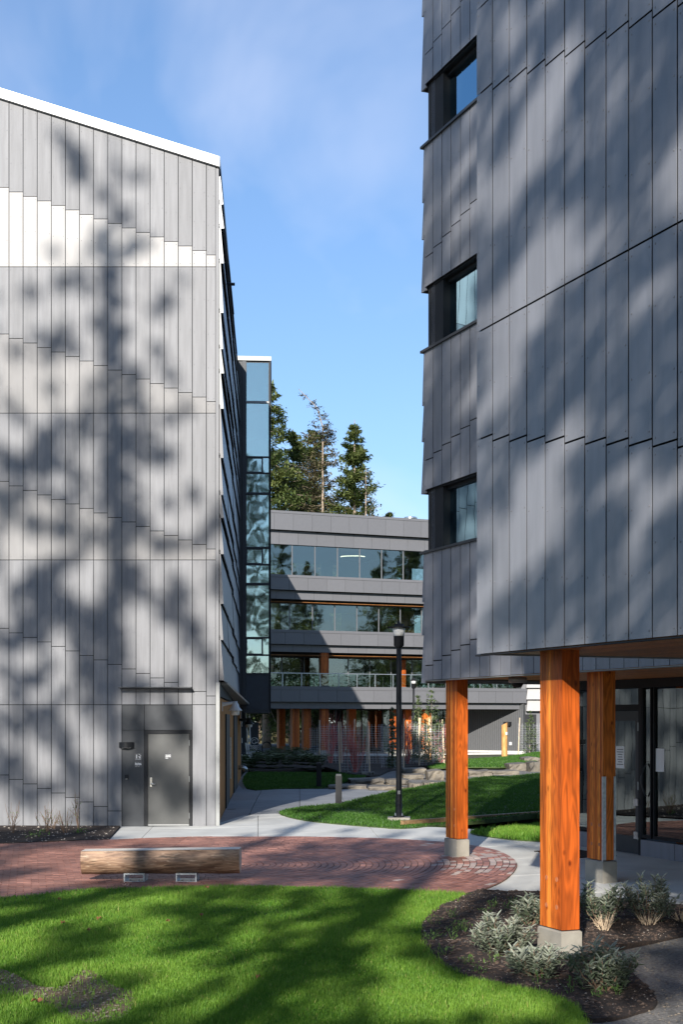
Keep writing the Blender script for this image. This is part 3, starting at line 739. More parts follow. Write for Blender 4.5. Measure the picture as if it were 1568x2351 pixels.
def text(body, size, p, parent, m, rot=(math.pi / 2, 0, 0), name='lettering', sx=1.0, bold=0.0):
    cu = bpy.data.curves.new(name, 'FONT'); cu.body = body; cu.size = size; cu.extrude = 0.0006; cu.space_character = 1.0; cu.offset = bold
    cu.resolution_u = 2
    o = bpy.data.objects.new(name, cu); link(o, parent); cu.materials.append(m)
    o.location = Vector(p) - WL[parent.name]; o.rotation_euler = rot; o.scale = (sx, 1, 1)
    dg = bpy.context.evaluated_depsgraph_get(); me = bpy.data.meshes.new_from_object(o.evaluated_get(dg)); me.materials.clear(); me.materials.append(m)
    o2 = bpy.data.objects.new(name, me); loc, re, sc_ = o.location.copy(), o.rotation_euler.copy(), o.scale.copy(); bpy.data.objects.remove(o)
    o2.name = name; link(o2, parent); o2.location = loc; o2.rotation_euler = re; o2.scale = sc_; return o2
# signs on the door bay
sg = empty('stair_sign', (-4.67, 31.96, 1.42), label='narrow dark sign with a white 1 left of the grey door', cat='sign')
b_ = MB(); b_.fbox(FL, -4.752, -4.586, 0.031, 0.037, 1.353, 1.677); b_.build('plate', M['sign'], sg)
text('1', 0.115, (-4.735, 31.962, 1.563), sg, M['ink'], bold=0.004)
text('Stair', 0.034, (-4.665, 31.962, 1.588), sg, M['ink'], sx=0.8, bold=0.001)
text('Exit', 0.034, (-4.650, 31.962, 1.563), sg, M['ink'], sx=0.8, bold=0.001)
ic = MB(); ic.pts([FL(-4.66, 0.0385, 1.665), FL(-4.60, 0.0385, 1.618), FL(-4.604, 0.0385, 1.612), FL(-4.664, 0.0385, 1.659)], [(3, 2, 1, 0)]); ic.build('stair_symbol', M['ink'], sg)
ic = MB(); ic.fbox(FL, -4.735, -4.602, 0.037, 0.0385, 1.538, 1.544); ic.build('rule', M['ink'], sg)
text('Fire Door', 0.034, (-4.742, 31.962, 1.435), sg, M['ink'], bold=0.0015)
text('Keep Closed', 0.034, (-4.742, 31.962, 1.410), sg, M['ink'], sx=0.82, bold=0.0015)
text('not an exit', 0.024, (-4.742, 31.962, 1.376), sg, M['ink'])
sg2 = empty('door_sign', (-3.97, 31.98, 1.6), label='small square dark sign with three white lines on the grey door', cat='sign')
b_ = MB(); b_.fbox(FL, -4.055, -3.888, 0.023, 0.028, 1.525, 1.69); b_.build('plate', M['sign'], sg2)
for k, s in enumerate(('Ayequatyle', 'Kaliemches', 'Stairs')): text(s, 0.034, (-4.045, 31.971, 1.625 - 0.035 * k), sg2, M['ink'], sx=0.8, bold=0.0015)
wl = empty('wall_light', (-4.93, 31.9, 1.85), label='black half-round downlight on the dark panel left of the door', cat='wall light')
b_ = MB(); n = 12
prof = [(-0.155, 0.0), (-0.155, 0.06)] + [(-0.155 + 0.31 * k / n, 0.06 + 0.09 * math.sin(math.pi * k / n)) for k in range(1, n)] + [(0.155, 0.06), (0.155, 0.0)]
b_.extr([FL(-4.935 + a * 1.06, 0.031 + t, 1.802) for a, t in prof], (0, 0, 0.13)); b_.build('shade', M['black_metal'], wl)
b_ = MB(); b_.fbox(FL, -5.03, -4.84, 0.04, 0.14, 1.796, 1.8015); b_.build('lens', M['lens'], wl)
cr = empty('card_reader', (-4.93, 31.95, 1.12), label='small black card reader on the dark panel left of the door', cat='card reader')
b_ = MB(); b_.fbox(FL, -4.976, -4.892, 0.031, 0.055, 1.075, 1.185); b_.build('case', M['black_metal'], cr)
b_ = MB(); b_.fbox(FL, -4.96, -4.91, 0.055, 0.058, 1.085, 1.09); b_.build('indicator', M['ink'], cr)

# side wall: overlapping tilted plates
FS = frame((xr, 32), (SL, 1), (1, -SL))
bot = [14.28, 13.73, 12.93, 11.79, 10.96, 10.40, 9.59, 8.46, 7.61, 7.08, 6.25, 5.11, 4.28, 3.35]
bb = MB(); bb.fbox(FS, 0.02, 16.0, -0.155, 0.0, 3.0, 14.3); bb.build('side_wall', M['backing'], LB)
segs = [(0.03, 4.2), (4.22, 8.6), (8.62, 12.4), (12.42, 15.95)]
for k, zb in enumerate(bot):
    zt = (bot[k - 1] + 0.10) if k else 14.92
    for j, (s0, s1) in enumerate(segs):
        dz0 = [0, -0.02, -0.16, -0.24][j]
        ft = 0.095 + 0.02 * ((k * 7 + j * 3) % 4) / 3; top = min(zt, 14.98 - s0 * 0.03)
        z_b = zb + (dz0 if k < len(bot) - 1 else 0.0)
        mb = MB()
        mb.hexa([FS(s0, ft, z_b), FS(s1, ft, z_b), FS(s1, ft - 0.025, z_b), FS(s0, ft - 0.025, z_b), FS(s0, 0.03, top), FS(s1, 0.03, min(top, 14.98 - s1 * .03)), FS(s1, 0.005, min(top, 14.98 - s1 * .03)), FS(s0, 0.005, top)])
        mb.build('side_panel', M['shingle'], LB)
        if j in (0, 2):                               # folded end of the plate
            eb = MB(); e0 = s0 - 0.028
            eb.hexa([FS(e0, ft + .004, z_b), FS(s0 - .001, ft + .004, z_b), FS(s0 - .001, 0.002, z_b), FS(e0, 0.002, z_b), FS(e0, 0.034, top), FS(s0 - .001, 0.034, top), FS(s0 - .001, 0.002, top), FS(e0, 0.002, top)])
            eb.build('edge_trim', (M['trim_white'] if k < 3 else M['trim_pale'] if k < 7 else M['fascia']) if j == 0 else M['dark_metal'], LB)  # greyer metal lower down paints in the tree shade on the trim
aw = MB(); aw.hexa([FS(1.4, 0.14, 3.30), FS(15.9, 0.42, 2.98), FS(15.9, 0.0, 2.98), FS(1.4, 0.0, 3.30), FS(1.4, 0.15, 3.34), FS(15.9, 0.43, 3.03), FS(15.9, 0.0, 3.36), FS(1.4, 0.0, 3.345)])
aw.build('awning', M['trim_pale'], LB)
st_ = MB(); st_.tube([FS(2.4, 0.1, 13.2), FS(2.4, 0.30, 13.2)], 0.04, 8); st_.build('overflow_spout', M['dark_metal'], LB, smooth=True)
# ground floor of the side: cedar boards and dark openings
def yseg(u): return 1.38 / ((784 - u) / 3200 - 0.047) - 32
edges = [501.0, 514.3, 522.8, 534.0, 542.3, 553.2]
for k in range(5):
    s0, s1 = max(0.06, yseg(edges[k])), yseg(edges[k + 1])
    if k % 2 == 0:
        nb = max(8, int((s1 - s0) / 0.18)); wdt = (s1 - s0) / nb
        for q in range(nb):
            mb = MB(); mb.fbox(FS, s0 + q * wdt + .004, s0 + (q + 1) * wdt - .004, -0.07, -0.03 + 0.001 * (q % 3), 0.02, 2.97); mb.build('cedar_board', M['wood_tan'], LB)
        mb = MB(); mb.fbox(FS, s0, s1, -0.10, -0.07, 0.0, 3.0); mb.build('board_backing', M['backing'], LB)
    else:
        mb = MB(); mb.fbox(FS, s0 + .01, s1 - .01, -0.10, 0.01, 0.0, 2.6); mb.build('dark_door', M['black_metal'], LB)
        mb = MB(); mb.fbox(FS, s0 + .01, s1 - .01, -0.10, -0.035, 2.605, 2.97); mb.build('cedar_board', M['wood_tan'], LB)
mb = MB(); mb.fbox(FS, yseg(524.2), yseg(524.2) + 0.06, -0.03, 0.03, 0.75, 1.95); mb.build('pull_bar', M['galv'], LB)
# barn lights on the side wall
def barn(name, s, z, ln, r, m, label):
    g = empty(name, FS(s, 0, z), label=label, cat='wall light')
    b = MB(); b.fbox(FS, s - .06, s + .06, -0.03, -0.012, z - .12, z + .12); b.build('bracket', m, g)
    b = MB(); b.tube([FS(s, -0.02, z + .05), FS(s, ln, z + .10)], [0.05, 0.03], 8); b.build('arm', m, g)
    c = FS(s, ln, z - 0.02)
    b = MB()._lathe(c, [(r, -0.09), (r * 1.02, -0.075), (r * .62, 0.0), (r * .52, 0.06), (r * .34, 0.11), (r * .30, 0.15)], 16); b.build('shade', m, g, smooth=True)
    b = MB()._lathe(c, [(r * .45, -0.20), (r * .62, -0.185), (r * .66, -0.11), (r * .6, -0.092)], 14); b.build('lens', M['lens'], g, smooth=True)
barn('barn_light', 34.8 - 32, 2.78, 0.30, 0.165, M['trim_white'], 'white barn light with bell shade on the cedar side wall')
barn('barn_light', 52.0 - 32, 2.40, 0.34, 0.19, M['dark_metal'], 'dark barn light farther along the side wall under the glass tower')
pe = empty('vent_pipe', FS(19.0, 0, 0.7), label='grey elbow vent pipe low on the far end of the cedar wall', cat='pipe')
b = MB(); b.tube([FS(19, -.04, .72), FS(19, .14, .72), FS(19, .21, .69), FS(19, .24, .58)], [.085, .085, .085, .095], 10); b.build('elbow', M['galv'], pe, smooth=True)

# glazed stair tower on the left building
TW = empty('glass_tower', (-3.0, 48, 2.8), label='narrow glazed stair tower projecting from the far end of left building', cat='tower')
YT = 48.0
def tx(u): return (u - U0) / F * YT
def tz(v): return EYE + (VH - v) / F * YT
FT = lambda s, t, z: Vector((s + SL * (-t), YT - t + (s + 3.43) * 0.072, z))
def tw(name, u0, u1, v0, v1, t0, t1, m, par=TW): b = MB(); b.fbox(FT, tx(u0), tx(u1), t0, t1, tz(v1), tz(v0)); return b.build(name, m, par)
b = MB(); b.fbox(FT, tx(520), tx(622.5), -6, 0.06, tz(828), tz(818)); b.build('roof_cap', M['trim_pale'], TW)
tw('metal_cheek', 520, 556, 828.5, 1629, -6.0, 0.0, M['dark_metal'])
tw('corner_post', 556.3, 564.5, 828.5, 1636, -0.2, 0.03, M['dark_metal'])
tw('corner_post', 617.3, 621.2, 828.5, 1636, -0.16, 0.03, M['black_metal'])
tw('base_beam', 564.6, 617.2, 1629, 1637, -6.0, 0.03, M['dark_metal'])
tw('back_wall', 556.3, 612, 830, 1629, -5.9, -5.8, M['interior'])
b = MB(); b.fbox(FT, tx(619.5), tx(621.0), -5.8, -0.17, tz(1629), tz(829)); b.build('side_glazing', M['glass_tower'], TW)
rows = [(831, 921, 0), (925, 1048, 0), (1050, 1085, 1), (1087, 1131, 0), (1135, 1256, 0), (1259, 1295, 1), (1297, 1339, 0), (1343, 1463, 0), (1465, 1503, 1), (1505, 1546, 0)]
for v0, v1, sp in rows:
    cuts = [564.6, 602.5, 617.2] if sp else [564.6, 617.2]
    for a, c in zip(cuts[:-1], cuts[1:]):
        wn = empty('window', FT(tx((a + c) / 2), 0, tz(v1)), TW)
        e = 1.0 if not (sp and a < 600) else 2.6
        b = MB(); b.fbox(FT, tx(a + e), tx(c - e), -0.02, -0.005, tz(v1 - e), tz(v0 + e)); b.build('pane', M['glass_tower'], wn)
        fr = MB()
        fr.fbox(FT, tx(a), tx(a + e), -0.06, 0.012, tz(v1), tz(v0)); fr.fbox(FT, tx(c - e), tx(c), -0.06, 0.012, tz(v1), tz(v0))
        fr.fbox(FT, tx(a + e), tx(c - e), -0.06, 0.011, tz(v1), tz(v1 - e)); fr.fbox(FT, tx(a + e), tx(c - e), -0.06, 0.011, tz(v0 + e), tz(v0)); fr.build('frame', M['dark_metal'], wn)
for v in (1050, 1259, 1465):
    pass
for v0, v1 in ((921, 925), (1048, 1050), (1085, 1087), (1131, 1135), (1256, 1259), (1295, 1297), (1339, 1343), (1463, 1465), (1503, 1505), (1546, 1549)):
    tw('mullion', 564.6, 617.2, v0 + .05, v1 - .05, -0.08, 0.035, M['trim_pale'] if v0 in (921,) else M['dark_metal'])
tw('spandrel_panel', 564.7, 617.1, 1549.2, 1628.6, -0.06, 0.0, M['navy'])
for v in (1133, 1341, 1547, 923):
    b = MB(); b.fbox(FT, tx(566), tx(612), -5.7, -0.6, tz(v + 10), tz(v)); b.build('landing', M['interior_dark'], TW)

# ================================================================== RIGHT BUILDING
RB = empty('charcoal_building', (6, 18, 0), label='big dark charcoal panel-clad building raised on orange timber columns at right', cat='building')
dw = Vector((0.412, -1, 0)).normalized(); nw = Vector((-1, -0.412, 0)).normalized(); nwx = (nw.x, nw.y)
A0 = (1.478, 14.83); B0 = (1.49, 24.30)
FA = frame(A0, (dw.x, dw.y), nwx); FB = frame(B0, (dw.x, dw.y), nwx)
ZS = 3.12; ZTOP = 17.0
DAB = (Vector((B0[0], B0[1], 0)) - Vector((A0[0], A0[1], 0))).dot(-nw)      # how far B lies behind A
sAB = (Vector((A0[0], A0[1], 0)) - Vector((B0[0], B0[1], 0))).dot(dw)       # where A begins along B
b = MB(); b.fbox(FA, 0.02, 12.0, -7.0, 0.0, ZS + 0.03, ZTOP); b.build('wall', M['backing'], RB)
pw = 0.354
courseA = [ZS, 6.54, 9.96, 13.4, ZTOP]
for i in range(0, 26):
    s0, s1 = pw * i, pw * (i + 1)
    for st in range(4):
        zb, zt = courseA[st], courseA[st + 1]
        zs = [5.40, 9.05, 12.5, 15.9][st] - 0.072 * i
        while zs < zb + 0.05: zs += 2.0
        if i > 16:
            panel(FA, s0, s1, zb, zt, zt, M['panel_dark'], RB, rivets=False); continue
        panel(FA, s0, s1, zb, zs, zs, M['panel_dark'], RB, rr=0.013, gap=0.0095)
        panel(FA, s0, s1, zs, zt, zt, M['panel_dark'], RB, rr=0.013, gap=0.0095)
riv.build('rivets', M['rivet'], RB, kind='stuff'); riv = MB()
# far end of the nearer block
FE = frame(A0, (-nw.x, -nw.y), (-dw.x, -dw.y))
b = MB(); b.fbox(FE, 0.0, DAB, -0.015, 0.02, ZS, ZTOP); b.build('end_wall', M['panel_dark'], RB)
b = MB(); b.fbox(FA, -0.02, 12, 0.0, 0.05, ZS - 0.015, ZS - 0.001); b.build('drip_trim', M['black_metal'], RB)
# wall B with its windows
bands = [(ZS, 5.34), (6.43, 8.85), (9.96, 12.42), (13.49, ZTOP)]
wins = [(5.34, 6.43), (8.85, 9.96), (12.42, 13.49)]
pb = 0.34
b = MB()
for zb, zt in bands: b.fbox(FB, 0.02, 16, -0.5, 0.0, zb + 0.02, zt - 0.02)
b.fbox(FB, sAB + 0.4, 16, -3.9, -0.5, ZS + 0.1, ZTOP)
b.build('wall', M['backing'], RB)
for k, (zb, zt) in enumerate(bands):
    for i in range(0, 40 if k == 0 else 26):
        s0, s1 = pb * i, pb * (i + 1)
        zs = zb + (0.26 if k == 0 else 0.52) + 0.072 * i
        if i > 12:
            panel(FB, s0, s1, zb, zt if k else zb + 1.2, zt if k else zb + 1.2, M['panel_dark'], RB, rivets=(k == 0), rr=0.012); continue
        panel(FB, s0, s1, zb, zs, zs, M['panel_dark'], RB, rr=0.013, gap=0.0095); panel(FB, s0, s1, zs, zt, zt, M['panel_dark'], RB, rr=0.013, gap=0.0095)
    if k < 3:
        b = MB(); b.fbox(FB, -0.10, sAB + 2, -0.3, 0.085, zt - 0.012, zt + 0.03); b.build('sill', M['dark_metal'], RB)
riv.build('rivets', M['rivet'], RB, kind='stuff')
for k, (zb, zt) in enumerate(wins):
    wn = empty('window', FB(1.2, 0, zb), RB)
    zb2 = zb + 0.032
    b = MB(); b.fbox(FB, 0.14, 0.28, -0.45, -0.02, zb2, zt - 0.004); b.build('jamb_panel', M['shingle'], wn)
    b = MB(); b.fbox(FB, 0.29, 0.32, -0.24, -0.10, zb2, zt); b.fbox(FB, 0.34, 0.40, -0.24, -0.10, zb2, zt); b.fbox(FB, 0.40, 3.2, -0.24, -0.10, zb2, zb2 + 0.03); b.fbox(FB, 0.40, 3.2, -0.24, -0.10, zt - 0.07, zt); b.build('frame', M['black_metal'], wn)
    b = MB(); b.fbox(FB, 0.40, 3.2, -0.16, -0.148, zb2 + 0.03, zt - 0.07); b.build('pane', M['glass_win'], wn)
    b = MB(); b.fbox(FB, 0.285, 3.3, -0.36, 0.0, zt - 0.015, zt + 0.02); b.build('head', M['black_metal'], wn)
    b = MB(); b.fbox(FB, 0.70, 4.5, -3.5, -3.4, zb - 0.5, zt + 0.5); b.build('room_wall', M['interior'], wn)
    b = MB(); b.fbox(FB, 0.5, 4.5, -3.4, -0.5, zt + 0.25, zt + 0.3); b.build('room_ceiling', M['interior'], wn)
    if k == 1:
        b = MB()
        for q in range(9):
            s = 1.05 + 0.05 * q; b.fbox(FB, s, s + 0.05, -0.42 - 0.03 * (q % 2), -0.40 - 0.03 * (q % 2), zb, zt)
        b.build('curtain', M['curtain'], wn)
# flared plates on the far end of wall B
FN = frame(B0, (-nw.x, -nw.y), (-dw.x, -dw.y))
b = MB(); b.fbox(FN, 0.02, 8.0, -0.6, -0.02, ZS, ZTOP); b.build('end_wall', M['backing'], RB)
for zb, zt in bands:
    H = zt - zb; cuts = [zb - 0.04, zb + H * 0.36, zb + H * 0.62, zt + 0.0]
    for q in range(3):
        fl = 0.16 - 0.02 * q
        for j in range(3):
            s0, s1 = j * 2.6, j * 2.6 + 2.58
            b = MB(); b.hexa([FN(s0, fl, cuts[q]), FN(s1, fl, cuts[q]), FN(s1, fl - .03, cuts[q]), FN(s0, fl - .03, cuts[q]), FN(s0, 0.05, cuts[q + 1] + 0.06), FN(s1, 0.05, cuts[q + 1] + .06), FN(s1, 0.02, cuts[q + 1] + .06), FN(s0, 0.02, cuts[q + 1] + .06)])
            b.build('flared_panel', M['shingle'], RB)
        b = MB(); b.hexa([FN(-.03, fl + .004, cuts[q]), FN(-.001, fl + .004, cuts[q]), FN(-.001, -.02, cuts[q]), FN(-.03, -.02, cuts[q]), FN(-.03, 0.054, cuts[q + 1] + .055), FN(-.001, 0.054, cuts[q + 1] + .055), FN(-.001, -.02, cuts[q + 1] + .055), FN(-.03, -.02, cuts[q + 1] + .055)])
        b.build('edge_trim', M['shingle'], RB)
# timber soffits, plank by plank
pl = 0.14
for k in range(int(DAB / pl) - 1):
    b = MB(); b.fbox(FA, 0.12, 12.0, -0.12 - pl * (k + 1) + .004, -0.12 - pl * k - .004, ZS + 0.012, ZS + 0.028); b.build('soffit_plank', M['soffit'], RB)
for k in range(29):
    b = MB(); b.fbox(FB, 0.12, 16.0, -0.12 - pl * (k + 1) + .004, -0.12 - pl * k - .004, ZS + 0.012, ZS + 0.028); b.build('soffit_plank', M['soffit'], RB)
b = MB(); b.fbox(FB, 0.02, 16.0, -4.3, -0.05, ZS + 0.04, ZS + 0.09); b.build('soffit_deck', M['backing'], RB)
b = MB(); b.fbox(FB, 0.0, 16.0, -0.115, 0.05, ZS - 0.012, ZS - 0.001); b.build('drip_trim', M['trim_pale'], RB)
# timber columns: laminations, bolt plugs, concrete foot
def column(corner, zg, top, guard=False, foot=0.31):
    """corner = edge of the column nearest the camera; the wide face runs along the wall"""
    c = empty('timber_column', (corner[0], corner[1], zg), RB)
    Fc = frame(corner, (-dw.x, -dw.y), (-nw.x, -nw.y))     # s: along the wide face away from the camera, t: to the right
    wide, thick, n = 0.43, 0.205, 10
    zb = zg + foot + 0.012
    for k in range(n):
        b = MB(); e = 0.0016
        b.fbox(Fc, wide * k / n + e, wide * (k + 1) / n - e, 0.0 + 0.0006 * (k % 2), thick - 0.0006 * (k % 2), zb, top); b.build('lamination', M['glulam'], c)
    b = MB(); b.fbox(Fc, 0.06, wide - 0.06, 0.04, thick - 0.04, zg + foot - .002, zb + 0.002); b.build('base_plate', M['black_metal'], c)
    b = MB(); x = 0.018
    ps = [Fc(-x, -x, zg - .06), Fc(wide + x, -x, zg - .06), Fc(wide + x, thick + x, zg - .06), Fc(-x, thick + x, zg - .06)]; ch = 0.014
    tp = [Fc(-x + ch, -x + ch, zg + foot), Fc(wide + x - ch, -x + ch, zg + foot), Fc(wide + x - ch, thick + x - ch, zg + foot), Fc(-x + ch, thick + x - ch, zg + foot)]
    md = [Fc(-x, -x, zg + foot - ch), Fc(wide + x, -x, zg + foot - ch), Fc(wide + x, thick + x, zg + foot - ch), Fc(-x, thick + x, zg + foot - ch)]
    b.pts(ps + md + tp, [(0, 1, 5, 4), (1, 2, 6, 5), (2, 3, 7, 6), (3, 0, 4, 7), (4, 5, 9, 8), (5, 6, 10, 9), (6, 7, 11, 10), (7, 4, 8, 11), (8, 9, 10, 11)]); b.build('concrete_foot', M['concrete_base'], c)
    for s in (0.10, 0.30):
        for z in (0.22, 0.50):
            b = MB(); q = Fc(s, -0.004, zb + z); b.tube([Fc(s, 0.01, zb + z), Fc(s, -0.0035, zb + z)], 0.026, 10); b.build('bolt_plug', M['bolt'], c)
    if guard:
        b = MB(); b.fbox(Fc, -0.006, -0.002, -0.006, 0.045, zb + .002, zb + 1.2); b.fbox(Fc, -0.002, 0.03, -0.006, -0.002, zb - .1, zb + 1.2); b.build('corner_guard', M['galv'], c)
        b = MB(); b.fbox(Fc, -0.006, -0.002, 0.175, thick + .006, zb + .002, zb + 1.2); b.fbox(Fc, -0.002, 0.03, thick + .002, thick + .006, zb - .1, zb + 1.2); b.build('corner_guard', M['galv'], c)
    return c
column((2.21, 13.95), 0.0, ZS + 0.012)
column((1.97, 23.70), 0.09, ZS + 0.012)
column((3.75, 19.94), 0.10, ZS + 0.012, guard=True)
column((5.2, 16.4), 0.10, ZS + 0.012)
# dome camera under the soffit
u_, v_ = c7 = (940.8 + .4 * 505, 784 + .4 * 1945)
dc = W(1142, 1563, 22.6)
dmx, dmy = dc.x + 0.35, 22.75
cm = empty('dome_camera', (dmx, dmy, ZS), label='round dome camera hanging from soffit between the orange columns', cat='camera')
b = MB()._lathe((dmx, dmy, ZS), [(0.10, -0.085), (0.15, -0.07), (0.155, 0.0), (0.14, 0.011)], 18); b.build('housing', M['trim_pale'], cm, smooth=True)
b = MB()._lathe((dmx, dmy, ZS - 0.085), [(0.02, -0.075), (0.07, -0.06), (0.092, -0.02), (0.092, 0.0)], 18); b.build('dome', M['black_metal'], cm, smooth=True)

# entrance glazing
GE = (4.33, 25.40)
FG = frame(GE, (dw.x, dw.y), nwx)
zg = 0.15
def sg_u(u):                                     # along the glazing for a picture column
    k = (u - U0) / F; d = dw
    return (k * GE[1] - GE[0]) / (d.x - k * d.y)
sd0, sd1 = sg_u(1388), sg_u(1472)
b = MB(); b.fbox(FG, -1.2, 12, -0.06, 0.04, 2.98, ZS + .01); b.build('glazing_head', M['black_metal'], RB)
en = empty('entrance_door', FG((sd0 + sd1) / 2, 0, zg), RB)
b = MB(); b.fbox(FG, sd0 - .09, sd0, -0.06, 0.05, zg - .1, 2.97); b.fbox(FG, sd1, sd1 + .09, -0.06, 0.05, zg - .1, 2.97); b.fbox(FG, sd0, sd1, -0.06, 0.05, 2.60, 2.70); b.build('frame', M['black_metal'], en)
b = MB(); b.fbox(FG, sd0 + .004, sd0 + .11, -0.02, 0.03, zg + .01, 2.59); b.fbox(FG, sd1 - .11, sd1 - .004, -0.02, 0.03, zg + .01, 2.59); b.fbox(FG, sd0 + .11, sd1 - .11, -0.02, 0.029, 2.42, 2.59); b.fbox(FG, sd0 + .11, sd1 - .11, -0.02, 0.029, zg + .01, zg + .30); b.build('leaf', M['dark_metal'], en)
b = MB(); b.fbox(FG, sd0 + .11, sd1 - .11, 0.0, 0.008, zg + .30, 2.42); b.build('pane', M['glass_door'], en)
b = MB(); b.fbox(FG, sd0, sd1, -0.01, 0.0, 2.70, 2.97); b.build('transom_pane', M['glass_door'], en)
for z in (2.25, 1.25, 0.4):
    b = MB(); b.tube([FG(sd1 - .008, 0.04, z), FG(sd1 - .008, 0.04, z + .14)], 0.012, 6); b.build('hinge', M['galv'], en)
for z in (0.98, 0.42):
    b = MB(); b.fbox(FG, sd1 - .10, sd1 + .02, 0.032, 0.075, z, z + .12); b.build('closer_box', M['galv'], en)
sc0 = sd1 + 0.36
for s0, s1 in ((-1.2, -0.42), (-0.40, sd0 - .09), (sd1 + .09, sc0), (sc0 + .06, sc0 + 2.0), (sc0 + 2.05, sc0 + 4.0), (sc0 + 4.05, sc0 + 6.0)):
    if s1 - s0 < 0.05: continue
    wn = empty('window', FG((s0 + s1) / 2, 0, zg), RB)
    z0 = zg + 0.30
    b = MB(); b.fbox(FG, s0 + .03, s1 - .03, 0.0, 0.008, z0 + .05, 2.95); b.build('pane', M['glass_door'], wn)
    b = MB(); b.fbox(FG, s0, s0 + .03, -0.05, 0.045, z0, 2.975); b.fbox(FG, s1 - .03, s1, -0.05, 0.045, z0, 2.975); b.fbox(FG, s0 + .03, s1 - .03, -0.05, 0.044, z0, z0 + .05); b.build('frame', M['black_metal'], wn)
for s0 in (sd1 + .10, sd1 + 1.05, sd1 + 2.0, sd1 + 2.95):
    b = MB(); b.fbox(FG, s0, s0 + 0.94, -0.05, 0.07, zg - .1, zg + 0.27); b.build('plinth_block', M['shingle'], RB)
for s0 in (-1.2, -0.2):
    b = MB(); b.fbox(FG, s0, min(s0 + 0.98, sd0 - .1), -0.05, 0.07, zg - .1, zg + 0.27); b.build('plinth_block', M['shingle'], RB)
# room behind the glazing
b = MB(); b.fbox(FG, -1.2, 12, -6.3, -6.2, 0, ZS); b.build('room_wall', M['interior_dark'], RB)
b = MB(); b.fbox(FG, -1.25, -1.2, -6.2, -0.05, 0, ZS); b.build('room_wall', M['interior_dark'], RB)
b = MB(); b.fbox(FG, -1.2, 12, -6.2, -0.06, zg - .06, zg); b.build('room_floor', M['interior'], RB)
b = MB(); b.fbox(FG, sc0 + 0.55, sc0 + 3.0, -1.6, -1.5, zg + .55, 2.55); b.build('wood_panelling', M['wood_in'], RB)
b = MB(); b.fbox(FG, sg_u(1524), sg_u(1548), -0.55, -0.25, zg, ZS); b.build('mirrored_column', M['glulam'], RB)  # post added inside to stand in for a timber column's reflection
ph = MB(); pts_ = [FG(sd1 + .20, 0.03 + 0.10 * math.sin(math.pi * q / 8), 1.15 + 0.55 * q / 8) for q in range(9)]; ph.tube(pts_, 0.014, 6); ph.build('pull_handle', M['dark_metal'], RB, smooth=True)
# posters on the glass
def poster(s, z0, z1, wd, label, lines):
    p = empty('notice', FG(s, 0.012, z0), label=label, cat='notice')
    b = MB(); b.fbox(FG, s - wd / 2, s + wd / 2, 0.010, 0.012, z0, z1); b.build('sheet', M['paper'], p)
    for k in range(lines):
        z = z1 - 0.05 - (z1 - z0 - .08) * k / lines; b = MB(); ww = wd * random.uniform(.22, .4)
        b.fbox(FG, s - ww, s + ww, 0.012, 0.0128, z - .012, z); b.build('print', M['sign'], p)
poster((sg_u(1426)), 1.60, 1.98, 0.26, 'white printed notice taped to the entrance door glass', 7)
poster((sg_u(1516)), 1.58, 1.96, 0.27, 'blank white notice on the glass right of the entrance door', 0)
mt = empty('door_mat', FG(sd0 + .5, 0.8, zg), label='dark brown mat on the concrete before the entrance door', cat='mat')
b = MB()
for q in range(12): b.fbox(FG, sd0 - 0.1 + q * .105, sd0 - 0.1 + q * .105 + .095, 0.5, 1.3, zg - .03, zg + .012)
b.build('pad', M['mulch'], mt)
b = MB(); b.fbox(FG, sd0 - 0.14, sd0 - .105, 0.46, 1.34, zg - .03, zg + .01); b.build('border', M['black_metal'], mt)

# ================================================================== CENTRAL BUILDING
CB = empty('terraced_building', (2, 97, 0), label='four-storey grey banded building with glazed floors closing the gap behind', cat='building')
dc_ = (0.925, 0.38); nc = (0.38, -0.925)
CO = (-4.84, 95.0)
FC = frame(CO, dc_, nc)
def sc_u(u, t=0.0):
    d = Vector((dc_[0], dc_[1])).normalized(); n_ = Vector((nc[0], nc[1])).normalized(); k = (u - U0) / F
    ox, oy = CO[0] + n_.x * t, CO[1] + n_.y * t
    return (k * oy - ox) / (d.x - k * d.y)
S0, S1 = -9.0, 20.0
levels = [(3.27, 3.73, 4.55, 4.79), (7.17, 7.68, 8.48, 8.67), (10.8, 11.4, 12.25, 12.43), (14.55, 15.5, 16.62, 16.8)]
pw_ = 1.39
for k, (za, zb, zc, zd) in enumerate(levels):
    b = MB(); b.fbox(FC, S0, S1, -11, -0.06, zb + 0.02, zd - 0.03); b.build('floor_slab', M['interior_dark'], CB)
    b = MB(); b.fbox(FC, S0, S1 - .3, -11, -0.42, za + 0.02, zb + 0.015); b.build('ceiling_slab', M['interior'], CB)
    s = S0 + 0.31 * k
    while s < S1 - 0.05:
        e = min(s + pw_, S1)
        b = MB(); b.fbox(FC, s + .008, e - .008, -0.05, 0.0, zb, zc); b.build('fascia_panel', M['fascia'], CB)
        s += pw_
    s = S0 + 0.8 + 0.2 * k
    while s < S1 - 0.35:
        e = min(s + pw_, S1 - .3)
        b = MB(); b.fbox(FC, s + .008, e - .008, -0.41, -0.36, za, zb - 0.03); b.build('fascia_panel', M['fascia'], CB)
        s += pw_
    b = MB(); b.fbox(FC, S0, S1 + .02, -0.5, 0.03, zc + 0.01, zd); b.build('ledge', M['fascia'], CB)
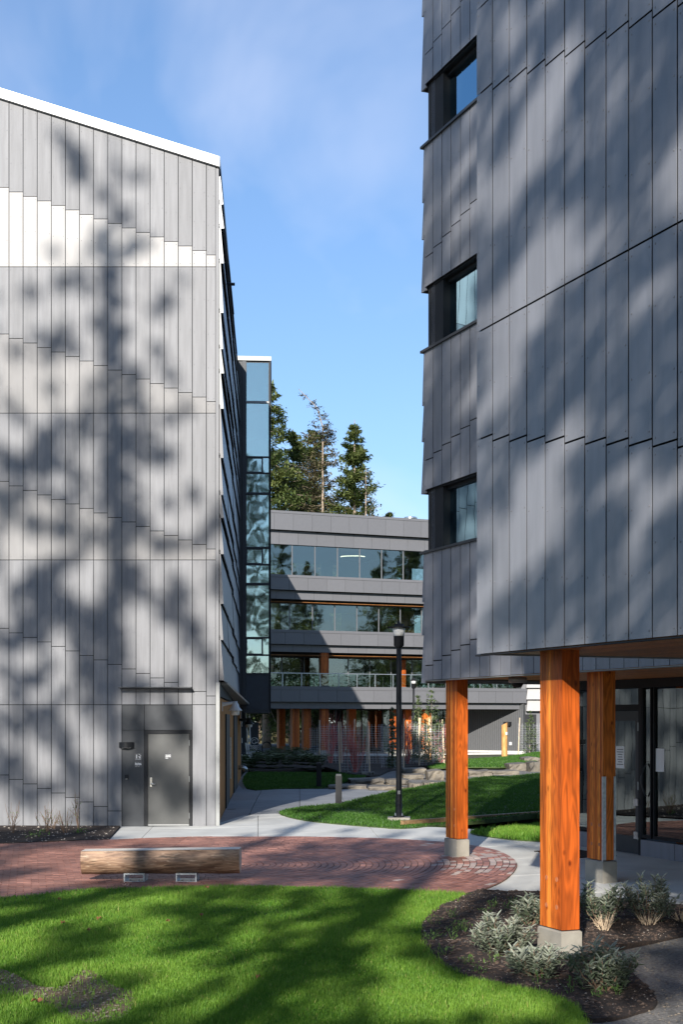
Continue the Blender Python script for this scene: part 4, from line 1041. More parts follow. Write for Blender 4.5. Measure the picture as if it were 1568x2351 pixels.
# glazing per floor: (sill, head, setback)
glaz = [(12.43, 14.54, -0.5), (8.67, 10.55, -1.0), (4.79, 6.90, -2.6)]
for k, (zb, zt, t) in enumerate(glaz):
    s = S0 + 0.6
    while s < S1 - 0.5:
        wn = empty('window', FC(s + .84, t, zb), CB)
        b = MB(); b.fbox(FC, s + .03, s + 1.66, t, t + .015, zb + .03, zt - .03); b.build('pane', M['glass_far'], wn)
        b = MB(); b.fbox(FC, s - .03, s + .03, t - .05, t + .05, zb, zt); b.build('mullion', M['fascia'], wn)
        s += 1.69
    b = MB(); b.fbox(FC, S0, S1 - .4, t - .03, t + .04, zt - .029, zt + .03); b.build('glazing_head', M['dark_metal'], CB)
    if k:
        nb = int((abs(t) - .42) / 0.28) + 1
        for q in range(max(2, nb)):
            t1 = -0.43 - q * 0.28
            b = MB(); b.fbox(FC, S0, S1 - .3, t1 - .27, t1 - .005, zt + .06, zt + .08); b.build('soffit_plank', M['soffit'], CB)
    # things inside
    for q, (su, wd, dep, m) in enumerate([(600, 1.2, -5, 'wood_in'), (705, 1.4, -4.5, 'wood_in'), (735, .9, -6, 'interior'), (820, 3.0, -8, 'interior_dark'), (890, 1.5, -4, 'interior'), (925, 1.3, -3.6, 'wood_in'), (860, .8, -7, 'interior')]):
        if (q + k) % 3 == 2: continue
        s_ = sc_u(su + 8 * k, dep); b = MB(); b.fbox(FC, s_ - wd / 2, s_ + wd / 2, dep - .2, dep, zb, zt - (0.9 if m == 'wood_in' and k == 0 else 0)); b.build('inner_wall', M[m], CB)
    s = S0
    while s < S1:                                     # rear wall is glazed between piers
        b = MB(); b.fbox(FC, s, s + .9, -10.9, -10.7, zb, zt); b.build('rear_pier', M['interior_dark'], CB); s += 3.4
b = MB()
cx_ = FC(sc_u(810, -2.5), -2.5, 14.2)
b.tube([cx_ + Vector((0.85 * math.cos(a), 0.5 * math.sin(a), 0)) for a in [math.pi + math.pi * q / 12 for q in range(13)]], 0.035, 6); b.build('ring_lamp', M['lamp_on'], CB)
# balcony on the second level
rl = empty('balcony_railing', FC(5, -.15, 4.79), CB)
s = S0 + .2
while s < S1 - 1:
    b = MB(); b.fbox(FC, s - .025, s + .025, -0.22, -0.16, 4.79, 5.68); b.build('post', M['galv'], rl)
    b = MB(); b.fbox(FC, s + .05, s + pw_ - .05, -0.195, -0.183, 4.86, 5.66); b.build('pane', M['glass_rail'], rl); s += pw_
b = MB(); b.fbox(FC, S0, S1 - .5, -0.225, -0.155, 5.68, 5.73); b.build('rail', M['galv'], rl)
def ccol(u0, u1, t, zb, zt, foot=True):
    s0, s1 = sc_u(u0, t), sc_u(u1, t)
    c = empty('timber_column', FC((s0 + s1) / 2, t, zb), CB)
    n = 4
    for q in range(n):
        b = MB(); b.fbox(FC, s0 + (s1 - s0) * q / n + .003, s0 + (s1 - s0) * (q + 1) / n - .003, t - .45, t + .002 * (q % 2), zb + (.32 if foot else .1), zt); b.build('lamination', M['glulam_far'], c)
    b = MB(); b.fbox(FC, s0 - .05, s1 + .05, t - .5, t + .05, zb, zb + (.315 if foot else .095)); b.build('concrete_foot' if foot else 'base_plate', M['concrete_base'] if foot else M['fascia'], c)
ccol(737, 755, -0.5, 4.79, 7.17, False)
ccol(924, 932, -2.2, 4.79, 6.85, False)
for u0, u1, t in ((671, 688, -1.2), (697, 714, -1.4), (738, 755, -0.8), (801, 818, -4.0), (640, 655, -4.5), (900, 912, -1.5), (932, 945, -2.0), (974, 989, -1.0), (1030, 1045, -1.0)):
    ccol(u0, u1, t, 0.05, 3.27)
# ground floor: glazed lobby on the right half, open passage on the left
t = -5.5; s = sc_u(782, t)
while s < S1 - 3.5:
    wn = empty('window', FC(s, t, 0), CB)
    b = MB(); b.fbox(FC, s + .03, s + 1.66, t, t + .015, 0.1, 3.2); b.build('pane', M['glass_far'], wn)
    b = MB(); b.fbox(FC, s - .04, s + .04, t - .06, t + .05, 0, 3.26); b.build('mullion', M['black_metal'], wn); s += 1.69
b = MB(); b.fbox(FC, sc_u(790, -9), S1 - 4, -10.8, -10.6, 0, 3.26); b.build('lobby_wall', M['interior_dark'], CB)
b = MB(); b.fbox(FC, S0, S1 - 1, -11, -0.4, -0.04, 0.06); b.build('terrace', M['concrete'], CB)
# ribbed wall under the end of the terrace
P0, P1 = Vector((6.4, 108.0, 0)), Vector((13.4, 102.6, 0))
rd = (P1 - P0).normalized(); rn = (rd.y, -rd.x)
FR = frame((P0.x, P0.y), (rd.x, rd.y), rn); RL = (P1 - P0).length
b = MB(); b.fbox(FR, 0, RL, -0.3, 0.0, 0, 3.9); b.build('ribbed_wall', M['ribbed'], CB)
b = MB(); s = 0.05
while s < RL: b.fbox(FR, s, s + .035, 0.0, 0.03, 0.2, 3.27); s += 0.165
b.build('ribs', M['fascia'], CB, kind='stuff')
b = MB(); b.fbox(FR, -1, RL + .3, -0.1, 0.12, -0.05, 0.2); b.build('concrete_plinth', M['concrete'], CB)
Pw = Vector((14.05, 104.2, 0))
b = MB(); b.box(13.3, 16.5, 102.9, 106, 0, 17); b.build('end_block', M['fascia'], CB)
for q in range(3):
    b = MB(); z = 3.15 + q * 0.85; b.hexa([(13.62, 102.45 - .0, z), (16, 102.45, z), (16, 102.9, z), (13.62, 102.9, z), (13.75, 102.72, z + .84), (16, 102.72, z + .84), (16, 102.9, z + .84), (13.75, 102.9, z + .84)]); b.build('white_siding', M['panel_pale'], CB)
b = MB(); b.box(13.55, 14.4, 102.86, 102.9, 0, 2.9); b.build('doorway', M['black_metal'], CB)
b = MB(); b.fbox(FR, RL - 1.55, RL - 1.0, 0.0, 0.25, 2.05, 2.35); b.build('lamp_box', M['black_metal'], CB)
b = MB(); b.tube([FR(3.5, 0.03, 2.65), FR(3.5, 0.2, 2.6)], 0.13, 10); b.build('round_lamp', M['trim_white'], CB, smooth=True)
b = MB(); b.fbox(FR, RL - 1.15, RL - .95, 0.03, 0.08, 0.62, 0.85); b.build('outlet_cover', M['trim_white'], CB)
# roof vent
vt = FC(sc_u(943, -3), -3, 16.8)
vn = empty('roof_vent', vt, label='shiny round metal vent standing on the roof of the rear building', cat='vent')
b = MB()._lathe(vt, [(0.42, -.1), (0.42, 0.42), (0.50, 0.44), (0.50, 0.52), (0.46, 0.56), (0.05, 0.58)], 20); b.build('cowl', M['steel'], vn, smooth=False)

# ================================================================== SITE FURNITURE
# log bench
BX0, BX1 = -3.98, -1.58
gb = G(340, 2022)
YB = 20.9
bench = empty('log_bench', (-2.75, YB, 0), label='peeled log bench with flat sawn top on two grey steel box feet', cat='bench')
R = 0.235; zc = 0.345; na = 20
mb = MB(); x0, x1 = W(190, 1960, YB).x, W(550, 1960, YB).x
nseg = 28
def yb(x): return YB + 0.05 * (x - x0)
prof = []
cutz = 0.135
a0 = math.asin(cutz / R)
angs = [math.pi - a0 + (math.pi + 2 * a0) * k / na for k in range(na + 1)]
for i in range(nseg + 1):
    x = x0 + (x1 - x0) * i / nseg
    rr = R * (0.97 + 0.03 * i / nseg)
    for a in angs:
        w_ = 1 + 0.030 * math.sin(a * 4 + x * 2.3) + 0.018 * math.sin(x * 7 + a * 3) + 0.010 * math.sin(x * 17 + a * 7)
        zz = min(math.sin(a) * rr * w_, cutz)
        mb.v.append((x, yb(x) + math.cos(a) * rr * w_, zc + zz + 0.02 * i / nseg))
m_ = na + 1
for i in range(nseg):
    for k in range(na):
        mb.f.append((i * m_ + k, (i + 1) * m_ + k, (i + 1) * m_ + k + 1, i * m_ + k + 1))
log = mb.build('log', M['log'], bench, smooth=True)
mb = MB(); ps = []
for i in range(nseg + 1):
    x = x0 + (x1 - x0) * i / nseg; e = 0.003
    ww = math.cos(a0) * R
    ps += [(x, yb(x) - ww, zc + cutz + .02 * i / nseg + e), (x, yb(x) + ww, zc + cutz + .02 * i / nseg + e)]
mb.pts(ps, [(2 * i, 2 * i + 2, 2 * i + 3, 2 * i + 1) for i in range(nseg)]); mb.build('sawn_top', M['log_cut'], bench)
for i, e in ((0, -0.002), (nseg, 0.002)):
    mb = MB(); x = x0 + (x1 - x0) * i / nseg
    mb.pts([(v[0] + e, v[1], v[2]) for v in log.data.vertices and [(log.data.vertices[i * m_ + k].co.x + bench.location.x, log.data.vertices[i * m_ + k].co.y + bench.location.y, log.data.vertices[i * m_ + k].co.z) for k in range(m_)]], [tuple(range(m_)) if i else tuple(range(m_))[::-1]])
    mb.build('end_grain', M['log_cut'], bench)
for u0, u1 in ((282, 330), (402, 450)):
    xa, xb = W(u0, 2000, YB - .2).x, W(u1, 2000, YB - .2).x; th = 0.02; y0, y1 = YB - .16, YB + .24; z0, z1v = 0.012, 0.15
    mb = MB(); mb.box(xa, xb, y0, y1, z0, z0 + th); mb.box(xa, xb, y0, y1, z1v - th, z1v); mb.box(xa, xa + th, y0, y1, z0 + th, z1v - th); mb.box(xb - th, xb, y0, y1, z0 + th, z1v - th)
    mb.build('box_foot', M['galv'], bench)
    for q in (.3, .7):
        mb = MB(); mb.tube([(xa + (xb - xa) * q, y0 + .06, z0 + th), (xa + (xb - xa) * q, y0 + .06, z0 + th + .02)], .014, 6); mb.build('bolt', M['steel'], bench)

# lamp posts
def lamp(x, y, z0, H, label):
    g = empty('lamp_post', (x, y, z0), label=label, cat='lamp post', group='black lamp posts with round hats')
    k = H / 4.75
    b = MB().prism([(x - .26, y - .22), (x + .24, y - .24), (x + .27, y + .22), (x - .24, y + .25)], z0 - .1, z0 + .10); b.build('concrete_foot', M['concrete_base'], g)
    b = MB()._lathe((x, y, z0), [(.13, .10), (.13, .13), (.075, .15), (.075, .55), (.068, .60), (.060, H * .72), (.056, H * .855)], 14); b.build('pole', M['black_metal'], g, smooth=True)
    for a in (.8, 2.4, 3.9, 5.5):
        b = MB(); b.tube([(x + .105 * math.cos(a), y + .105 * math.sin(a), z0 + .12), (x + .105 * math.cos(a), y + .105 * math.sin(a), z0 + .19)], .016, 6); b.build('anchor_bolt', M['galv'], g)
    b = MB()._lathe((x, y, z0 + H * .855), [(.058, 0), (.07, .02), (.115, .05), (.118, .27 * k), (.125, .275 * k)], 18); b.build('driver_housing', M['black_metal'], g, smooth=True)
    b = MB()._lathe((x, y, z0 + H * .855 + .28 * k), [(.118, 0), (.135, .12 * k), (.145, .19 * k)], 18); b.build('lens', M['lens'], g, smooth=True)
    zt = z0 + H * .855 + .47 * k
    b = MB()._lathe((x, y, zt), [(.25, 0), (.265, .008), (.258, .022), (.11, .034), (.105, .085), (.045, .09), (.03, .12), (.025, .15)], 22); b.build('hat', M['black_metal'], g, smooth=True)
    b = MB(); b.fbox(frame((x, y), (1, 0), (0, -1)), -.03, .03, .062, .074, z0 + .62, z0 + .70); b.build('access_plate', M['trim_pale'], g)
lx, ly = G(916, 1886)
lamp(lx, ly, hgt(lx, ly), (1886 - 1420) * ly / F, 'tall black lamp post with flat round hat, nearest, on the lawn edge')
lamp(W(950, 1547, 76).x, 76, 0.15, 4.7, 'small distant black lamp post rising behind the staked saplings')

# bollards
for (u, v, vt_, lab) in ((732, 1809, 1750, 'black square bollard at the edge of the back lawn'), (777.5, 1850, 1777, 'grey square bollard standing on the pavers before the boulders')):
    x, y = G(u, v); H = (v - vt_) * y / F; g = empty('bollard', (x, y, hgt(x, y)), label=lab, cat='bollard', group='square bollards')
    h0 = hgt(x, y) - .02; hw = 0.085
    b = MB().box(x - hw, x + hw, y - hw, y + hw, h0, h0 + H - .03); b.build('post', M['black_metal'], g)
    b = MB().box(x - hw + .012, x + hw - .012, y - hw + .012, y + hw - .012, h0 + H - .03, h0 + H + .02); b.build('cap', M['dark_metal'], g)

# timber edging along the walk
ep = [G(*c8(-45, 1022)), G(*c8(205, 1003)), G(*c8(480, 985)), G(*c8(733, 966)), G(*c8(1000, 946))]
te = empty('timber_edging', (ep[1][0], ep[1][1], 0), label='low timber edging board on short blocks along the mound lawn', cat='edging')
for a, c in zip(ep[:-1], ep[1:]):
    d = Vector((c[0] - a[0], c[1] - a[1], 0)); Fe = frame(a, (d.x, d.y), (d.y, -d.x)); z = hgt(*a)
    b = MB(); b.fbox(Fe, 0.005, d.length - .005, -0.045, 0.045, z + .045, z + .135); b.build('board', M['timber'], te)
    for q in (.2, .75):
        b = MB(); b.fbox(Fe, d.length * q, d.length * q + .22, -0.06, 0.065, z - .02, z + .044); b.build('block', M['timber'], te)

# boulders
def boulder(u0, u1, v0, v1, label, depth=1.0, seed=0):
    """u0..u1, v0..v1 : silhouette; the foot stands on the ground at v1"""
    um = (u0 + u1) / 2; x, y = G(um, v1); wd = (u1 - u0) * y / F; hh = max(0.10, (v1 - v0) * y / F * 0.92)
    rr_ = random.Random(seed * 31 + 5)
    g = MB(); nx, ny, nz = 7, 5, 4; idx = {}
    import itertools
    def pt(i, j, k):
        a, b_, c = i / (nx - 1) * 2 - 1, j / (ny - 1) * 2 - 1, k / (nz - 1)
        e = 1 - 0.07 * (abs(a) ** 3) * rr_.uniform(.0, 1.6) - 0.05 * rr_.random()
        zz = c * hh * (1 + 0.05 * math.sin(a * 3 + seed) + 0.04 * rr_.uniform(-1, 1)) * (1 - .05 * abs(a) ** 6) - 0.05
        return (x + a * wd / 2 * e + rr_.uniform(-.03, .03) * wd, y + depth / 2 + b_ * depth / 2 * (1 - .04 * c) + (rr_.uniform(-.09, .05) if k in (1, 2) else rr_.uniform(-.04, .04)), hgt(x, y) + zz)
    P = {}
    def vid(i, j, k):
        if (i, j, k) not in P: P[(i, j, k)] = len(g.v); g.v.append(pt(i, j, k))
        return P[(i, j, k)]
    for i in range(nx - 1):
        for j in range(ny - 1): g.f.append((vid(i, j, nz - 1), vid(i + 1, j, nz - 1), vid(i + 1, j + 1, nz - 1), vid(i, j + 1, nz - 1)))
    for k in range(nz - 1):
        for i in range(nx - 1):
            g.f.append((vid(i, 0, k), vid(i + 1, 0, k), vid(i + 1, 0, k + 1), vid(i, 0, k + 1)))
            g.f.append((vid(i + 1, ny - 1, k), vid(i, ny - 1, k), vid(i, ny - 1, k + 1), vid(i + 1, ny - 1, k + 1)))
        for j in range(ny - 1):
            g.f.append((vid(0, j + 1, k), vid(0, j, k), vid(0, j, k + 1), vid(0, j + 1, k + 1)))
            g.f.append((vid(nx - 1, j, k), vid(nx - 1, j + 1, k), vid(nx - 1, j + 1, k + 1), vid(nx - 1, j, k + 1)))
    o = g.build('boulder', M['stone'])
    return props(o, label, 'boulder', 'quarried boulders stepping up the slope')
BL = [
    (c5(895, 1068), c5(1145, 1108), 'long tan split boulder left of lamp post, top row', 1.6),
    (c5(1140, 1070), c5(1300, 1112), 'tan boulder just right of the lamp post, middle row', 1.4),
    (c5(760, 1110), c5(1030, 1144), 'flat grey slab boulder behind the grey bollard', 1.3),
    (c5(1025, 1115), c5(1300, 1152), 'low wide slab boulder passing behind the lamp post', 1.2),
    (c5(1290, 1090), c5(1392, 1166), 'blocky cracked tan boulder right of the lamp post', 1.3),
    (c5(1250, 1000), c5(1412, 1040), 'upper flat boulder of the stacked pair beside lamp post', 2.0),
    (c5(1250, 1040), c5(1402, 1076), 'lower boulder of the stacked pair beside lamp post', 1.6),
    (c5(1415, 1010), c5(1535, 1082), 'big rough grey boulder left of the middle orange column', 1.8),
    (c5(1390, 1085), c5(1535, 1150), 'dark angular boulder low beside the middle orange column', 1.4),
    (c5(1105, 1172), c5(1290, 1205), 'small layered flagstone at the lawn edge behind lamp post', 0.9),
    (c5(890, 1217), c5(1105, 1246), 'thin tan flagstone at the lawn edge right of the grey bollard', 0.6),
    (c8(335, 690), c8(480, 730), 'dark split boulder just right of the middle orange column', 1.8),
    (c8(470, 692), c8(640, 720), 'low flat grey boulder on the gravel path', 1.6),
    (c8(568, 650), c8(700, 696), 'brown rectangular boulder near the big front column', 2.0),
    (c8(655, 616), c8(760, 655), 'upper flat boulder beside the big front column', 2.2),
    (c8(688, 640), c8(790, 702), 'jagged dark boulder beside the big front column', 1.6),
    (z4(1205, 780), z4(1290, 850), 'squat pale block boulder between the wire cages', 1.2),
    (z4(590, 960), z4(740, 1016), 'white-topped block boulder below the caged red shrub', 1.0),
    (z4(90, 908), z4(270, 930), 'thin pale stone slab by the fern bed', 1.0),
]
for k, (a, c, lab, dep) in enumerate(BL): boulder(a[0], c[0], a[1], c[1], lab, dep, k)

# ------------------------------------------------------------------ plants
def leaf_pts(p, d, up, L_, wd):
    d = d.normalized(); s = d.cross(up); s = s.normalized() if s.length > 1e-5 else Vector((1, 0, 0)); n_ = s.cross(d)
    return [p, p + d * L_ * .5 - n_ * L_ * .04, p + d * L_, p + d * L_ * .28 + s * wd * .42 + n_ * wd * .12, p + d * L_ * .68 + s * wd * .42 + n_ * wd * .10, p + d * L_ * .28 - s * wd * .42 + n_ * wd * .12, p + d * L_ * .68 - s * wd * .42 + n_ * wd * .10]
LF = [(0, 3, 1), (3, 4, 1), (4, 2, 1), (0, 1, 5), (5, 1, 6), (6, 1, 2)]
def rv(r_=random): 
    while True:
        v = Vector((r_.uniform(-1, 1), r_.uniform(-1, 1), r_.uniform(-1, 1)))
        if 0.05 < v.length < 1: return v.normalized()
def tinted(mb, name, m, parent, tint, kind=None, smooth=False):
    o = mb.build(name, m, parent, smooth=smooth, kind=kind)
    at = o.data.attributes.new('tint', 'FLOAT', 'POINT'); at.data.foreach_set('value', np.asarray(tint, np.float32)); return o

def shrub(x, y, wdt, hh, nst, label, dense=1.0, skew=0.0, z=None):
    z0 = (hgt(x, y) + 0.04) if z is None else z
    g = empty('shrub', (x, y, z0), label=label, cat='shrub', group='grey-green leafy shrubs in the bed')
    st = MB(); lf = MB(); tint = []
    for k in range(nst):
        a = 6.28 * k / nst + random.uniform(-.4, .4); rad = wdt * .5 * math.sqrt(random.uniform(.08, 1)); top = hh * random.uniform(.62, 1.0) * (1 - .30 * (rad / (wdt * .5)) ** 2)
        e = Vector((x + rad * math.cos(a) + skew * hh, y + rad * math.sin(a), z0 + top)); s_ = Vector((x + .03 * math.cos(a), y + .03 * math.sin(a), z0 - .02))
        mid = s_.lerp(e, .5) + Vector((math.cos(a), math.sin(a), 0)) * .05 * wdt - Vector((0, 0, .04 * hh))
        pth = [s_, s_.lerp(mid, .6), mid, mid.lerp(e, .6), e]
        st.tube(pth, [.008, .007, .005, .004, .003], 5)
        tips = [(e, 1.0)] + [(pth[q] + rv() * .05 * wdt + Vector((0, 0, .05 * hh)), .9) for q in (2, 3, 3)]
        for tip, sc in tips:
            for q in range(11):
                an = q * 2.4 + random.uniform(-.3, .3); el = random.uniform(.1, 1.1)
                d = Vector((math.cos(an) * math.cos(el), math.sin(an) * math.cos(el), math.sin(el) * .9 - .1))
                p = tip - Vector((0, 0, 1)) * (q / 11) * .13 + d * .012
                L_ = random.uniform(.060, .100) * sc; 
                if q > 8: L_ *= .7
                P = leaf_pts(p, d, Vector((0, 0, 1)), L_, L_ * .44); lf.pts(P, LF)
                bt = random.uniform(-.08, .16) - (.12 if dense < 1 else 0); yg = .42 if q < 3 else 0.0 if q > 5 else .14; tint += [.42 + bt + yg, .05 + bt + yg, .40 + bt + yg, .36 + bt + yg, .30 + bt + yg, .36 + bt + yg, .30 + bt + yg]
    st.build('stems', M['stem'], g); tinted(lf, 'leaves', M['shrub'], g, np.clip(tint, 0, 1), kind='stuff')
    return g
def bed_shrub(cx, cy, w_, h_, n, lab, dense=1.0, skew=0.0):
    u, v = c8(cx, cy); x, y = G(u, v, .04); k = y / F; shrub(x, y, w_ * .4 * k, h_ * .4 * k, n, lab, dense, skew)
bed_shrub(520, 1745, 360, 235, 24, 'spreading silvery shrub at the left end of the bed')
bed_shrub(720, 1880, 330, 210, 22, 'low silvery shrub with lit leaves left of front column foot')
bed_shrub(1110, 1965, 420, 315, 26, 'large dark leafy shrub nearest, right of front column foot', .8)
bed_shrub(690, 1580, 180, 190, 12, 'small dark shrub half hidden behind the front column', .8)
bed_shrub(1105, 1590, 270, 270, 18, 'tall grey-green shrub just right of the front column', .8)
bed_shrub(1385, 1575, 320, 290, 22, 'airy grey-green shrub at the right, before the entrance')
# dry straggly plants below those shrubs
def twigs(x, y, h, n, spread, label, m='stem', name='dry_plant', group=None, r0=.004, leaves=0, lm='weed', cat='plant', zoff=0.02, parts=3):
    z0 = hgt(x, y) + zoff; g = empty(name, (x, y, z0), label=label, cat=cat, group=group)
    b = MB(); lf = MB(); tint = []
    for k in range(n):
        a = random.uniform(0, 6.28); hh = h * random.uniform(.55, 1.0); sp = spread * math.sqrt(random.random())
        e = Vector((x + sp * math.cos(a), y + sp * math.sin(a), z0 + hh)); s_ = Vector((x + .15 * sp * math.cos(a), y + .15 * sp * math.sin(a), z0 - .02))
        p1 = s_.lerp(e, .35) + rv() * .05 * h; p2 = s_.lerp(e, .7) + rv() * .05 * h
        b.tube([s_, p1, p2, e], [r0, r0 * .85, r0 * .65, r0 * .35], 4)
        for q in range(parts):
            t_b = p1.lerp(p2, random.random()); dd = (e - s_).normalized() + rv() * .7; e2 = t_b + dd.normalized() * h * random.uniform(.12, .3)
            b.tube([t_b, e2], [r0 * .55, r0 * .25], 3)
            for w_ in range(leaves):
                P = leaf_pts(t_b.lerp(e2, random.random()), rv(), Vector((0, 0, 1)), random.uniform(.02, .05) * max(1, h), .02 * max(1, h)); lf.pts(P, LF); tint += [random.random()] * 7
    b.build('twigs', M[m], g)
    if leaves: tinted(lf, 'leaves', M[lm], g, tint, kind='stuff')
    return g
for (cx, cy, hh, lab) in ((1110, 1632, .25, 'dry straw tuft hanging below the tall shrub'), (1365, 1605, .22, 'dry straw tuft below the airy right shrub'), (1555, 1580, .22, 'dry straw tuft cut by the right picture edge')):
    x, y = G(*c8(cx, cy)); twigs(x, y - .1, hh, 26, .17, lab, 'stake', 'dry_tuft', 'dry straw tufts in the bed', .003, cat='plant')
# little green weeds in the bed
wk = 0
weeds = [(480, 1500), (430, 1540), (270, 1640), (320, 1650), (560, 1520), (600, 1490), (250, 1690), (140, 1610), (120, 1700), (330, 1840), (480, 1830), (400, 1900), (930, 2010), (1080, 2030), (740, 1960), (200, 1780), (150, 1680), (1190, 2020), (700, 1580), (240, 1560)]
wp = ['left rim of the bed', 'mulch near the lawn edge', 'mulch before the silvery shrubs', 'far side of the bed']
weeds.sort()
ORD = ['first', 'second', 'third', 'fourth', 'fifth', 'sixth', 'seventh', 'eighth', 'ninth', 'tenth', 'eleventh', 'twelfth', 'thirteenth', 'fourteenth', 'fifteenth', 'sixteenth', 'seventeenth', 'eighteenth', 'nineteenth', 'last']
for k, (cx, cy) in enumerate(weeds):
    x, y = G(*c8(cx, cy)); z0 = hgt(x, y) + .045
    g = MB(); tint = []; hh = random.uniform(.05, .15)
    for q in range(22):
        d = rv(); d.z = abs(d.z) * 1.3; p = Vector((x, y, z0)) + Vector((random.gauss(0, .04), random.gauss(0, .04), random.random() * hh)); L_ = random.uniform(.025, .055); g.pts(leaf_pts(p, d, Vector((0, 0, 1)), L_, L_ * .35), LF); tint += [random.random()] * 7
    for q in range(4):
        e = Vector((x + random.gauss(0, .05), y + random.gauss(0, .05), z0 + hh)); g.tube([Vector((x, y, z0 - .03)), e], [.003, .0015], 3); tint += [.3] * 6
    o = empty('weed', (x, y, z0 - .04)); tinted(g, 'leaves', M['weed'], o, tint, kind='stuff'); props(o, ORD[k] + ' small green weed from the left in the dark mulch bed', 'weed', 'weeds in the bed')

# straggly shrubs along the left wall
for k, (u, v, h, lab) in enumerate(((28, 1915, .75, 'bare twiggy shrub with white berries at far left below the wall'), (105, 1912, .72, 'thin leafy twigs second from the left below the wall'), (150, 1914, .55, 'low sprawling bare twigs in the middle of the soil strip'), (180, 1906, .95, 'tallest leafy twig plant beside the dark door panel'), (120, 1905, .4, 'sprig low behind the sprawling twigs'))):
    x, y = G(u, v); twigs(x, y, h, 7 + (k % 3) * 2, .30 if k != 3 else .18, lab, 'stem', 'twiggy_shrub', 'twiggy shrubs below the left wall', .006, 2 if k in (1, 3) else 1, 'weed', 'shrub')
for k, (u, v) in enumerate(((95, 1922), (182, 1917), (75, 1926))):
    x, y = G(u, v); g = MB(); tint = []
    for q in range(24): g.pts(leaf_pts(Vector((x + random.gauss(0, .08), y + random.gauss(0, .05), .03 + random.random() * .1)), rv() + Vector((0, 0, .6)), Vector((0, 0, 1)), .07, .03), LF); tint += [random.random()] * 7
    o = empty('weed', (x, y, 0)); tinted(g, 'leaves', M['weed'], o, tint, kind='stuff'); props(o, ['small green weed between the second and third twiggy plants below the wall', 'small green weed at the foot of the tallest twig plant', 'small green weed left of the sprawling bare twigs'][k], 'weed', 'weeds below the left wall')

# fallen leaves on the lawn
fl = [(u, v, s * .8, l) for u, v, s, l in [(226, 2114, .045, 'orange fallen leaf in the lit stripe of the lawn, left of centre'), (474, 2042, .05, 'brown fallen leaf on the lawn below the right end of the bench'), (83, 2305, .075, 'large tan fallen leaf beside the bare patch'), (143, 2124, .04, 'pale brown fallen leaf in the left half of the lawn'), (203, 2141, .03, 'tiny rust leaf below the orange leaf on the lawn'), (385, 2120, .035, 'dark brown fallen leaf in the shaded middle of the lawn'), (462, 2106, .035, 'brown fallen leaf right of the shaded lawn middle'), (135, 2069, .035, 'brown fallen leaf near the left far edge of the lawn'), (592, 2250, .03, 'pale brown leaf at the lower right of the lawn')]]
for u, v, s, lab in fl:
    x, y = G(u, v, .06); z = .085; g = MB(); a = random.random() * 6.28
    n = 10; ps = [Vector((x, y, z + .012))]
    for q in range(n):
        rr_ = s * (1.0 if q % 2 == 0 else .55); ps.append(Vector((x + rr_ * math.cos(a + 6.28 * q / n), y + rr_ * math.sin(a + 6.28 * q / n), z + .02 * math.sin(q * 1.7) + .015 * (q % 2))))
    g.pts(ps, [(0, q + 1, (q + 1) % n + 1) for q in range(n)]); props(g.build('fallen_leaf', M['brownleaf']), lab, 'leaf', 'fallen leaves on the lawn')

# ferns
def fern(x, y, s, lab):
    g = empty('fern', (x, y, hgt(x, y)), label=lab, cat='fern', group='ferns in the bed behind the back lawn'); b = MB(); tint = []
    for k in range(16):
        a = 6.28 * k / 16 + random.uniform(-.2, .2); L_ = s * random.uniform(.7, 1.1); tb = random.random()
        for q in range(9):
            t0 = q / 9; r_ = L_ * .75 * t0; zz = L_ * (1.5 * t0 - 1.15 * t0 * t0); p = Vector((x + r_ * math.cos(a), y + r_ * math.sin(a), hgt(x, y) + .05 + zz))
            for sd in (-1, 1):
                d = Vector((math.cos(a) * .5 - sd * math.sin(a), math.sin(a) * .5 + sd * math.cos(a), .1)); l2 = L_ * .28 * (1 - .7 * t0); d.normalize()
                sdv = Vector((math.cos(a), math.sin(a), .3)) * l2 * .3
                b.pts([p, p + d * l2 * .5 + sdv, p + d * l2, p + d * l2 * .5 - sdv], [(0, 1, 2, 3)]); tint += [tb, tb, min(1, tb + .2), tb]
    tinted(b, 'fronds', M['fern'], g, tint)
fpos = sorted([(270, 1010), (330, 985), (390, 1015), (440, 975), (500, 1010), (560, 985), (610, 1018), (660, 990), (300, 950), (420, 940), (540, 950), (630, 958), (690, 1020), (240, 1028)])
fl_ = ['far left end', 'left part', 'centre', 'right part', 'right end by the black bollard']
for k, (cx, cy) in enumerate(fpos):
    x, y = G(*c5(cx, cy)); fern(x, y, random.uniform(1.0, 1.35), ORD[k] + ' dark arching fern from the left in the bed behind the lawn')

